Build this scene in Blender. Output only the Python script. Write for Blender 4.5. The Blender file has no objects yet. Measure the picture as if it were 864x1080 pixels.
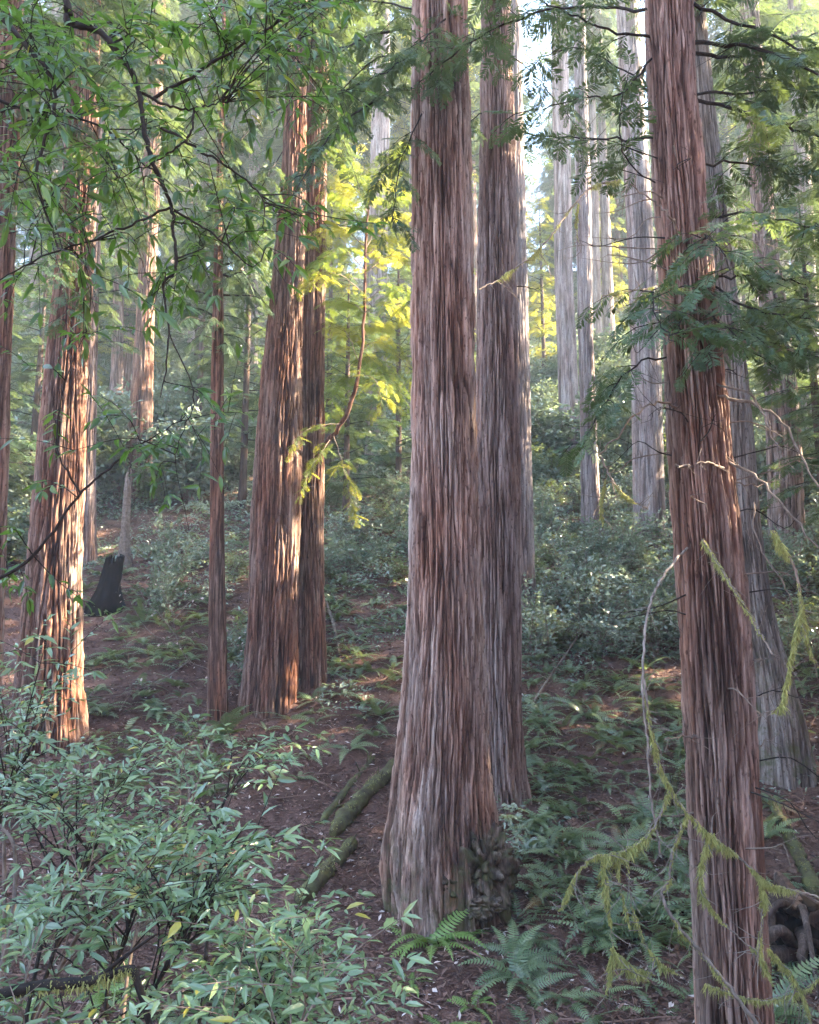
import bpy, math
import numpy as np
from mathutils import Vector, Matrix

RNG = np.random.default_rng(11)
SC = bpy.context.scene
COL = SC.collection
rad = math.radians

# ------------------------------------------------------------------ camera model (eye is the origin, +Y looks at the hill)
PITCH = rad(9.0)
FPX = 831.0
CP, SP = math.cos(PITCH), math.sin(PITCH)


def at(px, py, d):
    """point on the view ray of a photo pixel at distance d along +Y"""
    u, v = (px - 432.0) / FPX, (540.0 - py) / FPX
    s = d / (CP - v * SP)
    return np.array([s * u, d, s * (SP + v * CP)])


def px_of(p):
    x, y, z = p
    f = y * CP + z * SP
    w = -y * SP + z * CP
    return 432 + FPX * x / f, 540 - FPX * w / f


# ------------------------------------------------------------------ noise
_perm = np.random.default_rng(3).permutation(256)
_perm = np.concatenate([_perm, _perm, _perm])
_g = np.random.default_rng(4).normal(size=(256, 3))
_g /= np.linalg.norm(_g, axis=1)[:, None]


def perlin(x, y, z):
    x, y, z = np.broadcast_arrays(np.asarray(x, float), np.asarray(y, float), np.asarray(z, float))
    xi, yi, zi = np.floor(x).astype(int), np.floor(y).astype(int), np.floor(z).astype(int)
    xf, yf, zf = x - xi, y - yi, z - zi
    xi &= 255; yi &= 255; zi &= 255
    f = lambda t: t * t * t * (t * (t * 6 - 15) + 10)
    u, v, w = f(xf), f(yf), f(zf)

    def c(a, b, e):
        h = _perm[_perm[_perm[xi + a] + yi + b] + zi + e]
        g = _g[h]
        return g[..., 0] * (xf - a) + g[..., 1] * (yf - b) + g[..., 2] * (zf - e)
    L = lambda a, b, t: a + (b - a) * t
    return L(L(L(c(0, 0, 0), c(1, 0, 0), u), L(c(0, 1, 0), c(1, 1, 0), u), v),
             L(L(c(0, 0, 1), c(1, 0, 1), u), L(c(0, 1, 1), c(1, 1, 1), u), v), w)


def fbm(x, y, z, o=4):
    s, a = 0, 1.0
    for i in range(o):
        s = s + a * perlin(x * 2 ** i, y * 2 ** i, z * 2 ** i + 7.3 * i)
        a *= 0.5
    return s


# ------------------------------------------------------------------ the hillside
_pd = [(-45, 17), (-14, 4.5), (-4, -.3), (-1.2, -1.5), (0, -1.65), (1.5, -2.0), (3.5, -3.1), (6, -3.62), (8, -3.5), (10, -3.18), (13, -2.58), (15, -1.93),  # first points: unseen bank behind the eye, raised to block low sky light
       (16.5, -1.38), (18, -.70), (20, .20), (24, 2.1), (33, 6.7), (42, 11.9), (60, 23), (80, 35), (100, 47), (120, 58), (150, 66), (220, 72)]
_PX = np.array([p[0] for p in _pd], float)
_PZ = np.array([p[1] for p in _pd], float)


def ground(x, y):
    x = np.asarray(x, float); y = np.asarray(y, float)
    z = 0
    for k in (-1.2, -.4, .4, 1.2):
        z = z + np.interp(y + k, _PX, _PZ) / 4
    far = np.clip((y - 14) / 40, 0, 1)
    z = z + far * (1.6 * perlin(x / 19, y / 19, 1.5) + (-x * .03) * (x < 0) + x * .02 * (x > 0))
    z = z + .22 * perlin(x / 2.7, y / 2.7, .5) * np.clip((y - 2) / 6, 0, 1) + .09 * perlin(x / .8, y / .8, 3.5) + .05 * perlin(x / .33, y / .33, 6.5) * (y < 30)
    return z



_ground0 = ground
_FEET = []


def hit(px, py):
    """where the view ray of a pixel meets the ground"""
    u, v = (px - 432.0) / FPX, (540.0 - py) / FPX
    r = np.array([u, CP - v * SP, SP + v * CP]) / (CP - v * SP)
    d = np.arange(3.0, 150, .12)
    zz = r[2] * d
    gg = ground(r[0] * d, d)
    k = np.nonzero(zz <= gg)[0]
    if len(k) == 0:
        return None
    d = d[k[0]]
    return np.array([r[0] * d, d, float(ground(r[0] * d, d))])


# ------------------------------------------------------------------ mesh builder
class MB:
    def __init__(s):
        s.V, s.T, s.n, s.F, s.M = [], [], 0, [], []

    def add(s, V, F, mat=0, tint=.5):
        V = np.asarray(V, float).reshape(-1, 3)
        F = np.asarray(F, int)
        s.V.append(V)
        s.T.append(np.broadcast_to(np.asarray(tint, float), (len(V),)))
        s.F.append(F + s.n)
        s.M.append(np.full(len(F), mat, int))
        s.n += len(V)

    def inst(s, tpl, A, L, tint=.5, mat=0):
        """copies of a template: A (n,3,3) with axes as rows, L (n,3)"""
        V, F = tpl
        n = len(L)
        if n == 0:
            return
        W = np.einsum('vi,nij->nvj', V, A) + L[:, None, :]
        FF = F[None] + (np.arange(n) * len(V))[:, None, None]
        t = np.repeat(np.broadcast_to(np.asarray(tint, float), (n,)), len(V))
        s.add(W.reshape(-1, 3), FF.reshape(-1, F.shape[1]), mat, t)

    def build(s, name, mats, parent=None, loc=(0, 0, 0), smooth=False, link=True):
        me = bpy.data.meshes.new(name)
        V = np.concatenate(s.V)
        me.vertices.add(len(V))
        me.vertices.foreach_set('co', V.astype(np.float32).ravel())
        tot = np.concatenate([np.full(len(f), f.shape[1]) for f in s.F])
        loops = np.concatenate([f.ravel() for f in s.F])
        me.loops.add(len(loops))
        me.loops.foreach_set('vertex_index', loops.astype(np.int32))
        me.polygons.add(len(tot))
        st = np.concatenate([[0], np.cumsum(tot)[:-1]])
        me.polygons.foreach_set('loop_start', st.astype(np.int32))
        me.polygons.foreach_set('material_index', np.concatenate(s.M).astype(np.int32))
        me.polygons.foreach_set('use_smooth', np.full(len(tot), smooth))
        a = me.attributes.new('tint', 'FLOAT', 'POINT')
        a.data.foreach_set('value', np.concatenate(s.T).astype(np.float32))
        for m in (mats if isinstance(mats, (list, tuple)) else [mats]):
            me.materials.append(m)
        me.update(calc_edges=True)
        if not link:
            return me
        return link_mesh(name, me, parent, loc)


def link_mesh(name, me, parent=None, loc=(0, 0, 0), rz=0, sc=1):
    o = bpy.data.objects.new(name, me)
    o.location = loc
    o.rotation_euler = (0, 0, rz)
    o.scale = (sc, sc, sc) if np.isscalar(sc) else sc
    if parent:
        o.parent = parent
    COL.objects.link(o)
    return o


def tag(o, label=None, cat=None, group=None, kind=None):
    if label: o['label'] = label
    if cat: o['category'] = cat
    if group: o['group'] = group
    if kind: o['kind'] = kind
    return o


def empty(name, loc, label, cat, group=None):
    o = bpy.data.objects.new(name, None)
    o.location = loc
    o.empty_display_size = .3
    COL.objects.link(o)
    return tag(o, label, cat, group)


def norm(v):
    v = np.asarray(v, float)
    return v / (np.linalg.norm(v, axis=-1, keepdims=True) + 1e-9)


def frames(D, up=(0, 0, 1), roll=None):
    """axes rows: x along D, z as near to up as possible, rolled about x"""
    X = norm(D)
    U = np.broadcast_to(np.asarray(up, float), X.shape)
    Y = norm(np.cross(U, X))
    Z = np.cross(X, Y)
    if roll is not None:
        c, s_ = np.cos(roll)[:, None], np.sin(roll)[:, None]
        Y, Z = Y * c + Z * s_, Z * c - Y * s_
    return np.stack([X, Y, Z], 1)


def spline(P, n):
    P = np.asarray(P, float)
    if len(P) < 3:
        t = np.linspace(0, 1, n)[:, None]
        return P[0] * (1 - t) + P[-1] * t
    Q = np.vstack([2 * P[0] - P[1], P, 2 * P[-1] - P[-2]])
    out = []
    m = len(P) - 1
    for t in np.linspace(0, m - 1e-6, n):
        i = int(t); f = t - i
        a, b, c, d = Q[i], Q[i + 1], Q[i + 2], Q[i + 3]
        out.append(.5 * (2 * b + (c - a) * f + (2 * a - 5 * b + 4 * c - d) * f * f + (3 * b - a - 3 * c + d) * f ** 3))
    return np.array(out)


def tube(mb, P, r, ns=5, mat=0, tint=.5, lump=0.0, rng=RNG):
    P = np.asarray(P, float)
    n = len(P)
    r = np.interp(np.linspace(0, 1, n), np.linspace(0, 1, len(np.atleast_1d(r))), np.atleast_1d(r)) if np.ndim(r) else np.full(n, r)
    D = norm(np.gradient(P, axis=0))
    ref = np.array([.31, .17, .93]) if abs(D[0] @ np.array([.31, .17, .93])) < .9 else np.array([1., 0, 0])
    Y = norm(np.cross(np.broadcast_to(ref, D.shape), D))
    Z = np.cross(D, Y)
    a = np.arange(ns) * 2 * math.pi / ns
    rr = r[:, None] * (1 + lump * rng.normal(size=(n, ns))) if lump else np.repeat(r[:, None], ns, 1)
    W = P[:, None] + rr[..., None] * (np.cos(a)[None, :, None] * Y[:, None] + np.sin(a)[None, :, None] * Z[:, None])
    i = np.arange(n - 1)[:, None] * ns
    j = np.arange(ns)[None]
    k = (j + 1) % ns
    F = np.stack([i + j, i + k, i + ns + k, i + ns + j], -1).reshape(-1, 4)
    mb.add(W.reshape(-1, 3), F, mat, tint)
    tip = len(W.reshape(-1, 3))
    # caps
    mb.add(np.vstack([W[-1], P[-1] + D[-1] * r[-1] * .6]), np.array([[q, (q + 1) % ns, ns] for q in range(ns)]), mat, tint)
    mb.add(np.vstack([W[0], P[0] - D[0] * r[0] * .2]), np.array([[(q + 1) % ns, q, ns] for q in range(ns)]), mat, tint)


# ------------------------------------------------------------------ materials
def new_mat(name):
    m = bpy.data.materials.new(name)
    m.use_nodes = True
    nt = m.node_tree
    b = nt.nodes['Principled BSDF']
    return m, nt, b, nt.nodes['Material Output']


def N(nt, t, **kw):
    n = nt.nodes.new(t)
    for k, v in kw.items():
        if k.startswith('i_'):
            n.inputs[k[2:].replace('_', ' ')].default_value = v
        else:
            setattr(n, k, v)
    return n


def ramp(nt, stops):
    r = nt.nodes.new('ShaderNodeValToRGB')
    el = r.color_ramp.elements
    while len(el) < len(stops):
        el.new(.5)
    for e, (p, c) in zip(el, stops):
        e.position = p
        e.color = (*c, 1)
    return r


def mixc(nt, a, b, fac, mode='MIX'):
    m = nt.nodes.new('ShaderNodeMix')
    m.data_type = 'RGBA'
    m.blend_type = mode
    for s_, v in ((6, a), (7, b)):
        if isinstance(v, tuple):
            m.inputs[s_].default_value = (*v, 1)
        else:
            nt.links.new(v, m.inputs[s_])
    if isinstance(fac, (int, float)):
        m.inputs[0].default_value = fac
    else:
        nt.links.new(fac, m.inputs[0])
    return m.outputs[2]


def bark_mat(name, dark, mid, light, red, streak=16.0, rough=.9, moss=None, bump=.6):
    m, nt, b, out = new_mat(name)
    tc = N(nt, 'ShaderNodeTexCoord')
    mp = N(nt, 'ShaderNodeMapping'); mp.inputs['Scale'].default_value = (streak, streak, streak * .06)
    nt.links.new(tc.outputs['Object'], mp.inputs['Vector'])
    n1 = N(nt, 'ShaderNodeTexNoise', i_Scale=1.0, i_Detail=6.0, i_Roughness=.68, i_Distortion=.5)
    nt.links.new(mp.outputs[0], n1.inputs['Vector'])
    at_ = N(nt, 'ShaderNodeAttribute', attribute_name='tint')
    add = N(nt, 'ShaderNodeMath', operation='MULTIPLY_ADD'); add.inputs[1].default_value = .42; add.inputs[2].default_value = -.20
    nt.links.new(at_.outputs['Fac'], add.inputs[0])
    add2 = N(nt, 'ShaderNodeMath', operation='ADD')
    nt.links.new(n1.outputs['Fac'], add2.inputs[0]); nt.links.new(add.outputs[0], add2.inputs[1])
    r = ramp(nt, [(.30, dark), (.50, mid), (.72, light)])
    nt.links.new(add2.outputs[0], r.inputs[0])
    mp2 = N(nt, 'ShaderNodeMapping'); mp2.inputs['Scale'].default_value = (2.2, 2.2, .35)
    nt.links.new(tc.outputs['Object'], mp2.inputs['Vector'])
    n2 = N(nt, 'ShaderNodeTexNoise', i_Scale=1.3, i_Detail=4.0, i_Roughness=.6)
    nt.links.new(mp2.outputs[0], n2.inputs['Vector'])
    r2 = ramp(nt, [(.40, (0, 0, 0)), (.66, (1, 1, 1))])
    nt.links.new(n2.outputs['Fac'], r2.inputs[0])
    c = mixc(nt, r.outputs[0], red, r2.outputs[0], 'OVERLAY')
    # fine fibre variation
    mp3 = N(nt, 'ShaderNodeMapping'); mp3.inputs['Scale'].default_value = (80, 80, 3.2)
    nt.links.new(tc.outputs['Object'], mp3.inputs['Vector'])
    n3 = N(nt, 'ShaderNodeTexNoise', i_Scale=1.0, i_Detail=3.0, i_Roughness=.7)
    nt.links.new(mp3.outputs[0], n3.inputs['Vector'])
    r3 = ramp(nt, [(.3, (.5, .48, .46)), (.7, (1.3, 1.3, 1.32))])
    nt.links.new(n3.outputs['Fac'], r3.inputs[0])
    c = mixc(nt, c, r3.outputs[0], .75, 'MULTIPLY')
    # old dark weathering in tall patches, and short nicks across the fibres
    mp5 = N(nt, 'ShaderNodeMapping'); mp5.inputs['Scale'].default_value = (3.2, 3.2, .42); mp5.inputs['Location'].default_value = (5, 2, 1)
    nt.links.new(tc.outputs['Object'], mp5.inputs['Vector'])
    n5 = N(nt, 'ShaderNodeTexNoise', i_Scale=1.0, i_Detail=5.0, i_Roughness=.62)
    nt.links.new(mp5.outputs[0], n5.inputs['Vector'])
    r5 = ramp(nt, [(.34, (.42, .38, .36)), (.52, (1, 1, 1)), (.70, (1.12, 1.14, 1.16))]); nt.links.new(n5.outputs['Fac'], r5.inputs[0])
    c = mixc(nt, c, r5.outputs[0], .9, 'MULTIPLY')
    mp6 = N(nt, 'ShaderNodeMapping'); mp6.inputs['Scale'].default_value = (26, 26, 13)
    nt.links.new(tc.outputs['Object'], mp6.inputs['Vector'])
    n6 = N(nt, 'ShaderNodeTexNoise', i_Scale=1.0, i_Detail=2.0, i_Roughness=.5)
    nt.links.new(mp6.outputs[0], n6.inputs['Vector'])
    r6 = ramp(nt, [(.62, (1, 1, 1)), (.70, (.35, .30, .28))]); nt.links.new(n6.outputs['Fac'], r6.inputs[0])
    c = mixc(nt, c, r6.outputs[0], .8, 'MULTIPLY')
    if moss:
        sep = N(nt, 'ShaderNodeSeparateXYZ'); nt.links.new(tc.outputs['Object'], sep.inputs[0])
        mr = N(nt, 'ShaderNodeMapRange'); mr.inputs['From Min'].default_value = moss[0]; mr.inputs['From Max'].default_value = moss[1]
        mr.inputs['To Min'].default_value = .75; mr.inputs['To Max'].default_value = 0.0
        nt.links.new(sep.outputs['Z'], mr.inputs['Value'])
        n4 = N(nt, 'ShaderNodeTexNoise', i_Scale=3.5, i_Detail=5.0, i_Roughness=.7)
        nt.links.new(tc.outputs['Object'], n4.inputs['Vector'])
        r4 = ramp(nt, [(.48, (0, 0, 0)), (.62, (1, 1, 1))]); nt.links.new(n4.outputs['Fac'], r4.inputs[0])
        mu = N(nt, 'ShaderNodeMath', operation='MULTIPLY'); nt.links.new(mr.outputs[0], mu.inputs[0]); nt.links.new(r4.outputs[0], mu.inputs[1])
        c = mixc(nt, c, (.075, .085, .03), mu.outputs[0])
    nt.links.new(c, b.inputs['Base Color'])
    b.inputs['Roughness'].default_value = rough
    b.inputs['Specular IOR Level'].default_value = .25
    bp = N(nt, 'ShaderNodeBump'); bp.inputs['Strength'].default_value = bump; bp.inputs['Distance'].default_value = .03
    sm = N(nt, 'ShaderNodeMath', operation='MULTIPLY_ADD'); sm.inputs[1].default_value = .35
    nt.links.new(n3.outputs['Fac'], sm.inputs[0]); nt.links.new(n1.outputs['Fac'], sm.inputs[2])
    nt.links.new(sm.outputs[0], bp.inputs['Height'])
    nt.links.new(bp.outputs[0], b.inputs['Normal'])
    return m


def leaf_mat(name, a, b_, trans, tw=.35, rough=.45, spec=.5, third=None):
    m, nt, b, out = new_mat(name)
    at_ = N(nt, 'ShaderNodeAttribute', attribute_name='tint')
    stops = [(0.05, a), (.85, b_)] + ([(.97, third)] if third else [])
    r = ramp(nt, stops)
    nt.links.new(at_.outputs['Fac'], r.inputs[0])
    nt.links.new(r.outputs[0], b.inputs['Base Color'])
    b.inputs['Roughness'].default_value = rough
    b.inputs['Specular IOR Level'].default_value = spec
    t = N(nt, 'ShaderNodeBsdfTranslucent')
    tcx = mixc(nt, trans, r.outputs[0], .35)
    nt.links.new(tcx, t.inputs['Color'])
    mx = N(nt, 'ShaderNodeMixShader'); mx.inputs[0].default_value = tw
    nt.links.new(b.outputs[0], mx.inputs[1]); nt.links.new(t.outputs[0], mx.inputs[2])
    nt.links.new(mx.outputs[0], out.inputs['Surface'])
    return m


def plain_mat(name, a, b_, scale=6, rough=.9, spec=.3, bump=.3, stretch=(1, 1, 1)):
    m, nt, b, out = new_mat(name)
    tc = N(nt, 'ShaderNodeTexCoord')
    mp = N(nt, 'ShaderNodeMapping'); mp.inputs['Scale'].default_value = stretch
    nt.links.new(tc.outputs['Object'], mp.inputs['Vector'])
    n1 = N(nt, 'ShaderNodeTexNoise', i_Scale=float(scale), i_Detail=6.0, i_Roughness=.65)
    nt.links.new(mp.outputs[0], n1.inputs['Vector'])
    r = ramp(nt, [(.33, a), (.67, b_)])
    nt.links.new(n1.outputs['Fac'], r.inputs[0])
    nt.links.new(r.outputs[0], b.inputs['Base Color'])
    b.inputs['Roughness'].default_value = rough
    b.inputs['Specular IOR Level'].default_value = spec
    bp = N(nt, 'ShaderNodeBump'); bp.inputs['Strength'].default_value = bump; bp.inputs['Distance'].default_value = .02
    nt.links.new(n1.outputs['Fac'], bp.inputs['Height']); nt.links.new(bp.outputs[0], b.inputs['Normal'])
    return m


M = {}
M['bark'] = bark_mat('redwood_bark', (.040, .025, .020), (.160, .112, .095), (.37, .30, .27), (.48, .375, .33), 19)
M['bark_main'] = bark_mat('redwood_bark_grey_red', (.042, .024, .018), (.185, .122, .096), (.45, .355, .30), (.51, .375, .31), 23, moss=(.0, 1.3))
M['bark_right'] = bark_mat('redwood_bark_stringy', (.032, .018, .013), (.140, .086, .066), (.34, .25, .205), (.50, .36, .295), 20)
M['bark_red'] = bark_mat('redwood_bark_red', (.026, .013, .009), (.115, .066, .048), (.30, .21, .165), (.52, .34, .26), 20)
M['bark_hazed'] = bark_mat('redwood_bark_hazed', (.10, .082, .076), (.23, .19, .18), (.36, .32, .305), (.50, .43, .41), 14)  # paler copy; distance haze is partly put into this bark colour
M['bark_mossy'] = bark_mat('redwood_bark_mossy_grey', (.042, .034, .029), (.155, .127, .108), (.31, .275, .25), (.46, .41, .37), 15, moss=(.2, 3.2))
M['burl'] = bark_mat('mossy_burl_bark', (.026, .018, .014), (.105, .078, .058), (.25, .20, .16), (.46, .38, .32), 9, moss=(.9, 1.6), bump=1.0)
M['bark_dark'] = bark_mat('conifer_bark_dark', (.020, .013, .010), (.075, .052, .042), (.16, .12, .10), (.46, .36, .30), 20)
M['wood'] = plain_mat('dark_branch_wood', (.008, .006, .005), (.032, .024, .019), 9, stretch=(3, 3, 3))
M['dead'] = plain_mat('dead_branch_wood', (.085, .060, .046), (.23, .175, .138), 14)
M['palewood'] = plain_mat('bleached_branch_wood', (.10, .078, .062), (.26, .215, .18), 14)
M['burnt'] = plain_mat('charred_wood', (.004, .004, .004), (.020, .015, .012), 12, rough=1.0, spec=.03, bump=1.0, stretch=(1, 1, .25))
M['moss'] = leaf_mat('hanging_moss', (.19, .20, .065), (.44, .44, .16), (.45, .43, .14), .3, .9, .1)
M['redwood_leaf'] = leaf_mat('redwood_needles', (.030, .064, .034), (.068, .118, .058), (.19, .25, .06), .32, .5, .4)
M['redwood_sunlit'] = leaf_mat('sunlit_redwood_needles', (.060, .130, .026), (.140, .220, .045), (.56, .50, .06), .52, .5, .4)  # yellow glow of sunlit needles painted into the leaf colours
M['redwood_mid'] = leaf_mat('lit_redwood_needles', (.040, .095, .026), (.095, .165, .045), (.34, .40, .05), .48, .5, .4)  # greener lit copy of the needles, sunlight mixed into its colours
M['bay_leaf'] = leaf_mat('bay_laurel_leaf', (.070, .135, .055), (.205, .300, .135), (.24, .36, .07), .28, .29, 1.0, third=(.34, .30, .05))
M['bay_over'] = leaf_mat('bay_laurel_leaf_shaded', (.026, .068, .018), (.072, .142, .034), (.20, .36, .04), .42, .32, .6, third=(.36, .32, .05))  # darker copy of the laurel leaf; shade of leaves seen from below painted in
M['shrub_leaf'] = leaf_mat('huckleberry_leaf', (.085, .130, .085), (.30, .36, .27), (.30, .37, .15), .28, .27, 1.0)
M['shrub_leaf_warm'] = leaf_mat('shrub_leaf_warm', (.075, .115, .040), (.23, .28, .11), (.26, .30, .06), .28, .30, .8)
M['fern'] = leaf_mat('sword_fern_frond', (.070, .118, .052), (.200, .265, .120), (.24, .31, .07), .28, .34, .8, third=(.17, .10, .04))
M['fern_fresh'] = leaf_mat('fresh_fern_frond', (.11, .19, .045), (.21, .31, .085), (.36, .46, .08), .32, .42, .5)
M['pale_leaf'] = leaf_mat('dried_pale_leaf', (.55, .40, .35), (.78, .66, .60), (.6, .45, .38), .3, .7, .2)
M['litter'] = leaf_mat('fallen_needles_and_leaves', (.060, .031, .023), (.26, .155, .118), (.1, .06, .04), .1, .8, .25, third=(.60, .50, .44))


def ground_mat():
    m, nt, b, out = new_mat('redwood_duff')
    tc = N(nt, 'ShaderNodeTexCoord')
    n1 = N(nt, 'ShaderNodeTexNoise', i_Scale=1.1, i_Detail=8.0, i_Roughness=.7)
    nt.links.new(tc.outputs['Object'], n1.inputs['Vector'])
    r = ramp(nt, [(.32, (.055, .029, .023)), (.52, (.140, .078, .062)), (.72, (.23, .145, .115))])
    nt.links.new(n1.outputs['Fac'], r.inputs[0])
    n2 = N(nt, 'ShaderNodeTexNoise', i_Scale=38.0, i_Detail=4.0, i_Roughness=.8)
    nt.links.new(tc.outputs['Object'], n2.inputs['Vector'])
    r2 = ramp(nt, [(.35, (.5, .48, .48)), (.62, (1.2, 1.15, 1.1)), (.74, (2.0, 1.85, 1.75))])
    nt.links.new(n2.outputs['Fac'], r2.inputs[0])
    c = mixc(nt, r.outputs[0], r2.outputs[0], .9, 'MULTIPLY')
    # green ground cover high on the hill
    sep = N(nt, 'ShaderNodeSeparateXYZ'); nt.links.new(tc.outputs['Object'], sep.inputs[0])
    mr = N(nt, 'ShaderNodeMapRange'); mr.inputs['From Min'].default_value = 24; mr.inputs['From Max'].default_value = 42
    nt.links.new(sep.outputs['Y'], mr.inputs['Value'])
    n3 = N(nt, 'ShaderNodeTexNoise', i_Scale=.6, i_Detail=6.0, i_Roughness=.7)
    nt.links.new(tc.outputs['Object'], n3.inputs['Vector'])
    r3 = ramp(nt, [(.36, (0, 0, 0)), (.58, (1, 1, 1))]); nt.links.new(n3.outputs['Fac'], r3.inputs[0])
    mu = N(nt, 'ShaderNodeMath', operation='MULTIPLY'); nt.links.new(mr.outputs[0], mu.inputs[0]); nt.links.new(r3.outputs[0], mu.inputs[1])
    c = mixc(nt, c, (.050, .075, .034), mu.outputs[0])
    nt.links.new(c, b.inputs['Base Color'])
    b.inputs['Roughness'].default_value = .95
    b.inputs['Specular IOR Level'].default_value = .2
    bp = N(nt, 'ShaderNodeBump'); bp.inputs['Strength'].default_value = .9; bp.inputs['Distance'].default_value = .04
    nt.links.new(n2.outputs['Fac'], bp.inputs['Height']); nt.links.new(bp.outputs[0], b.inputs['Normal'])
    return m


M['ground'] = ground_mat()

# ------------------------------------------------------------------ ground sheet
gx = np.unique(np.concatenate([np.linspace(-150, -16, 60), np.linspace(-16, 16, 320), np.linspace(16, 150, 60)]))
gy = np.unique(np.concatenate([np.linspace(-40, 2, 24), np.linspace(2, 30, 280), np.linspace(30, 70, 90), np.linspace(70, 220, 70)]))
X, Y = np.meshgrid(gx, gy)
Z = ground(X, Y)
nx, ny = len(gx), len(gy)
i = (np.arange(ny - 1)[:, None] * nx + np.arange(nx - 1)[None]).ravel()
mb = MB()
mb.add(np.stack([X, Y, Z], -1).reshape(-1, 3), np.stack([i, i + 1, i + nx + 1, i + nx], 1))
tag(mb.build('ground', M['ground'], smooth=True), kind='structure', label='steep forest slope of reddish brown needle litter')

# ------------------------------------------------------------------ leaf templates (x along the leaf, z its upper face)


def strip_leaf(w, segs=(0, .3, .65, 1), prof=(.12, 1, .75, 0), fold=.25, droop=.15):
    V, F = [], []
    for s_, p in zip(segs, prof):
        zz = -droop * s_ * s_
        V += [(s_, w * p, zz + fold * w * p), (s_, 0, zz), (s_, -w * p, zz + fold * w * p)]
    for k in range(len(segs) - 1):
        a, b = k * 3, k * 3 + 3
        F += [(a, a + 1, b + 1), (a, b + 1, b), (a + 1, a + 2, b + 2), (a + 1, b + 2, b + 1)]
    return np.array(V, float), np.array(F)


BAY = strip_leaf(.165, (0, .22, .6, 1), (.10, .85, .85, .0))
SMALL = strip_leaf(.26, (0, .45, 1), (.1, 1, 0), .2, .1)


def spray_lod2(n=11, rng=RNG, w=.030):
    """flat feathery redwood spray, unit length, twigs as slim blades"""
    V, F = [], []

    def blade(p, d, L, ww, dz):
        d = d / np.linalg.norm(d)
        s_ = np.array([-d[1], d[0], 0])
        b = len(V)
        V.extend([p, p + d * L * .45 + s_ * ww + [0, 0, dz * .4], p + d * L + [0, 0, dz], p + d * L * .45 - s_ * ww + [0, 0, dz * .4]])
        F.extend([(b, b + 1, b + 2), (b, b + 2, b + 3)])
    for k in range(n):
        t = (k + .5) / n
        for sd in (1, -1):
            p = np.array([t * .93, 0, -.16 * t * t])
            a = rad(62 - 18 * t + rng.normal() * 7) * sd
            L = (.34 * math.sin(math.pi * (.18 + .74 * t)) + .05) * rng.uniform(.75, 1.15)
            blade(p, np.array([math.cos(a), math.sin(a), 0]), L, w * rng.uniform(.8, 1.2), -L * rng.uniform(.05, .4))
    blade(np.array([0, 0, 0]), np.array([1., 0, 0]), 1.0, .016, -.16)
    return np.array(V, float), np.array(F)


def spray_lod1(n=12, m=9, rng=RNG):
    """the same with every needle"""
    V, F = [], []
    for k in range(n):
        t = (k + .5) / n
        for sd in (1, -1):
            p = np.array([t * .93, 0, -.16 * t * t])
            a = rad(58 - 16 * t + rng.normal() * 8) * sd
            L = (.36 * math.sin(math.pi * (.16 + .76 * t)) + .05) * rng.uniform(.75, 1.15)
            d = np.array([math.cos(a), math.sin(a), -rng.uniform(.1, .5)])
            d /= np.linalg.norm(d)
            s_ = np.array([-d[1], d[0], 0])
            for q in range(m):
                f = (q + .5) / m
                nl = .052 * math.sin(math.pi * (.2 + .7 * f)) + .006
                o = p + d * L * f
                for s2 in (1, -1):
                    tip = o + d * nl * .55 + s_ * s2 * nl
                    b = len(V)
                    V.extend([o - d * .008, o + d * .010, tip])
                    F.append((b, b + 1, b + 2))
            b = len(V)
            V.extend([p + s_ * .004, p - s_ * .004, p + d * L])
            F.append((b, b + 1, b + 2))
    b = len(V)
    V.extend([(0, .010, 0), (0, -.010, 0), (1, 0, -.16)])
    F.append((b, b + 1, b + 2))
    return np.array(V, float), np.array(F)


SPR2 = [spray_lod2() for _ in range(4)]
SPR3 = [spray_lod2(6, w=.055) for _ in range(3)]
SPR1 = [spray_lod2(12, w=.036) for _ in range(5)]


def dress_limb(mb, P, sprays, step, size, mat, rng, start=.2, droop=.25, tint=None, keep=None, both=True):
    """hang sprays on both sides of a limb polyline P"""
    seg = np.linalg.norm(np.diff(P, axis=0), axis=1)
    cum = np.concatenate([[0], np.cumsum(seg)])
    L = cum[-1]
    s_ = np.arange(start * L, L, step)
    if len(s_) == 0:
        return
    s_ = s_ + rng.uniform(-.4, .4, len(s_)) * step
    s_ = np.clip(s_, 0, L * .999)
    pos = np.stack([np.interp(s_, cum, P[:, c]) for c in range(3)], 1)
    tan = norm(np.stack([np.interp(s_, cum, np.gradient(P[:, c])) for c in range(3)], 1))
    side = norm(np.cross(tan, [0, 0, 1]))
    sg = np.where(np.arange(len(s_)) % 2 == 0, 1, -1)[:, None]
    a = rng.uniform(rad(25), rad(75), len(s_))[:, None]
    D = tan * np.cos(a) + side * sg * np.sin(a) + np.array([0, 0, -1]) * (droop * rng.uniform(.2, 1.8, len(s_)))[:, None]
    sz = size * rng.uniform(.6, 1.2, len(s_)) * (1 - .35 * s_ / L)
    A = frames(D, roll=rng.normal(0, .35, len(s_)))
    A = A * sz[:, None, None]
    if keep is not None:
        ok = keep(pos)
        A, pos, s_ = A[ok], pos[ok], s_[ok]
    t = rng.uniform(0, 1, len(s_)) if tint is None else np.clip(rng.normal(tint, .2, len(s_)), 0, 1)
    which = rng.integers(0, len(sprays), len(s_))
    for k in range(len(sprays)):
        q = which == k
        mb.inst(sprays[k], A[q], pos[q], t[q], mat)


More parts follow.
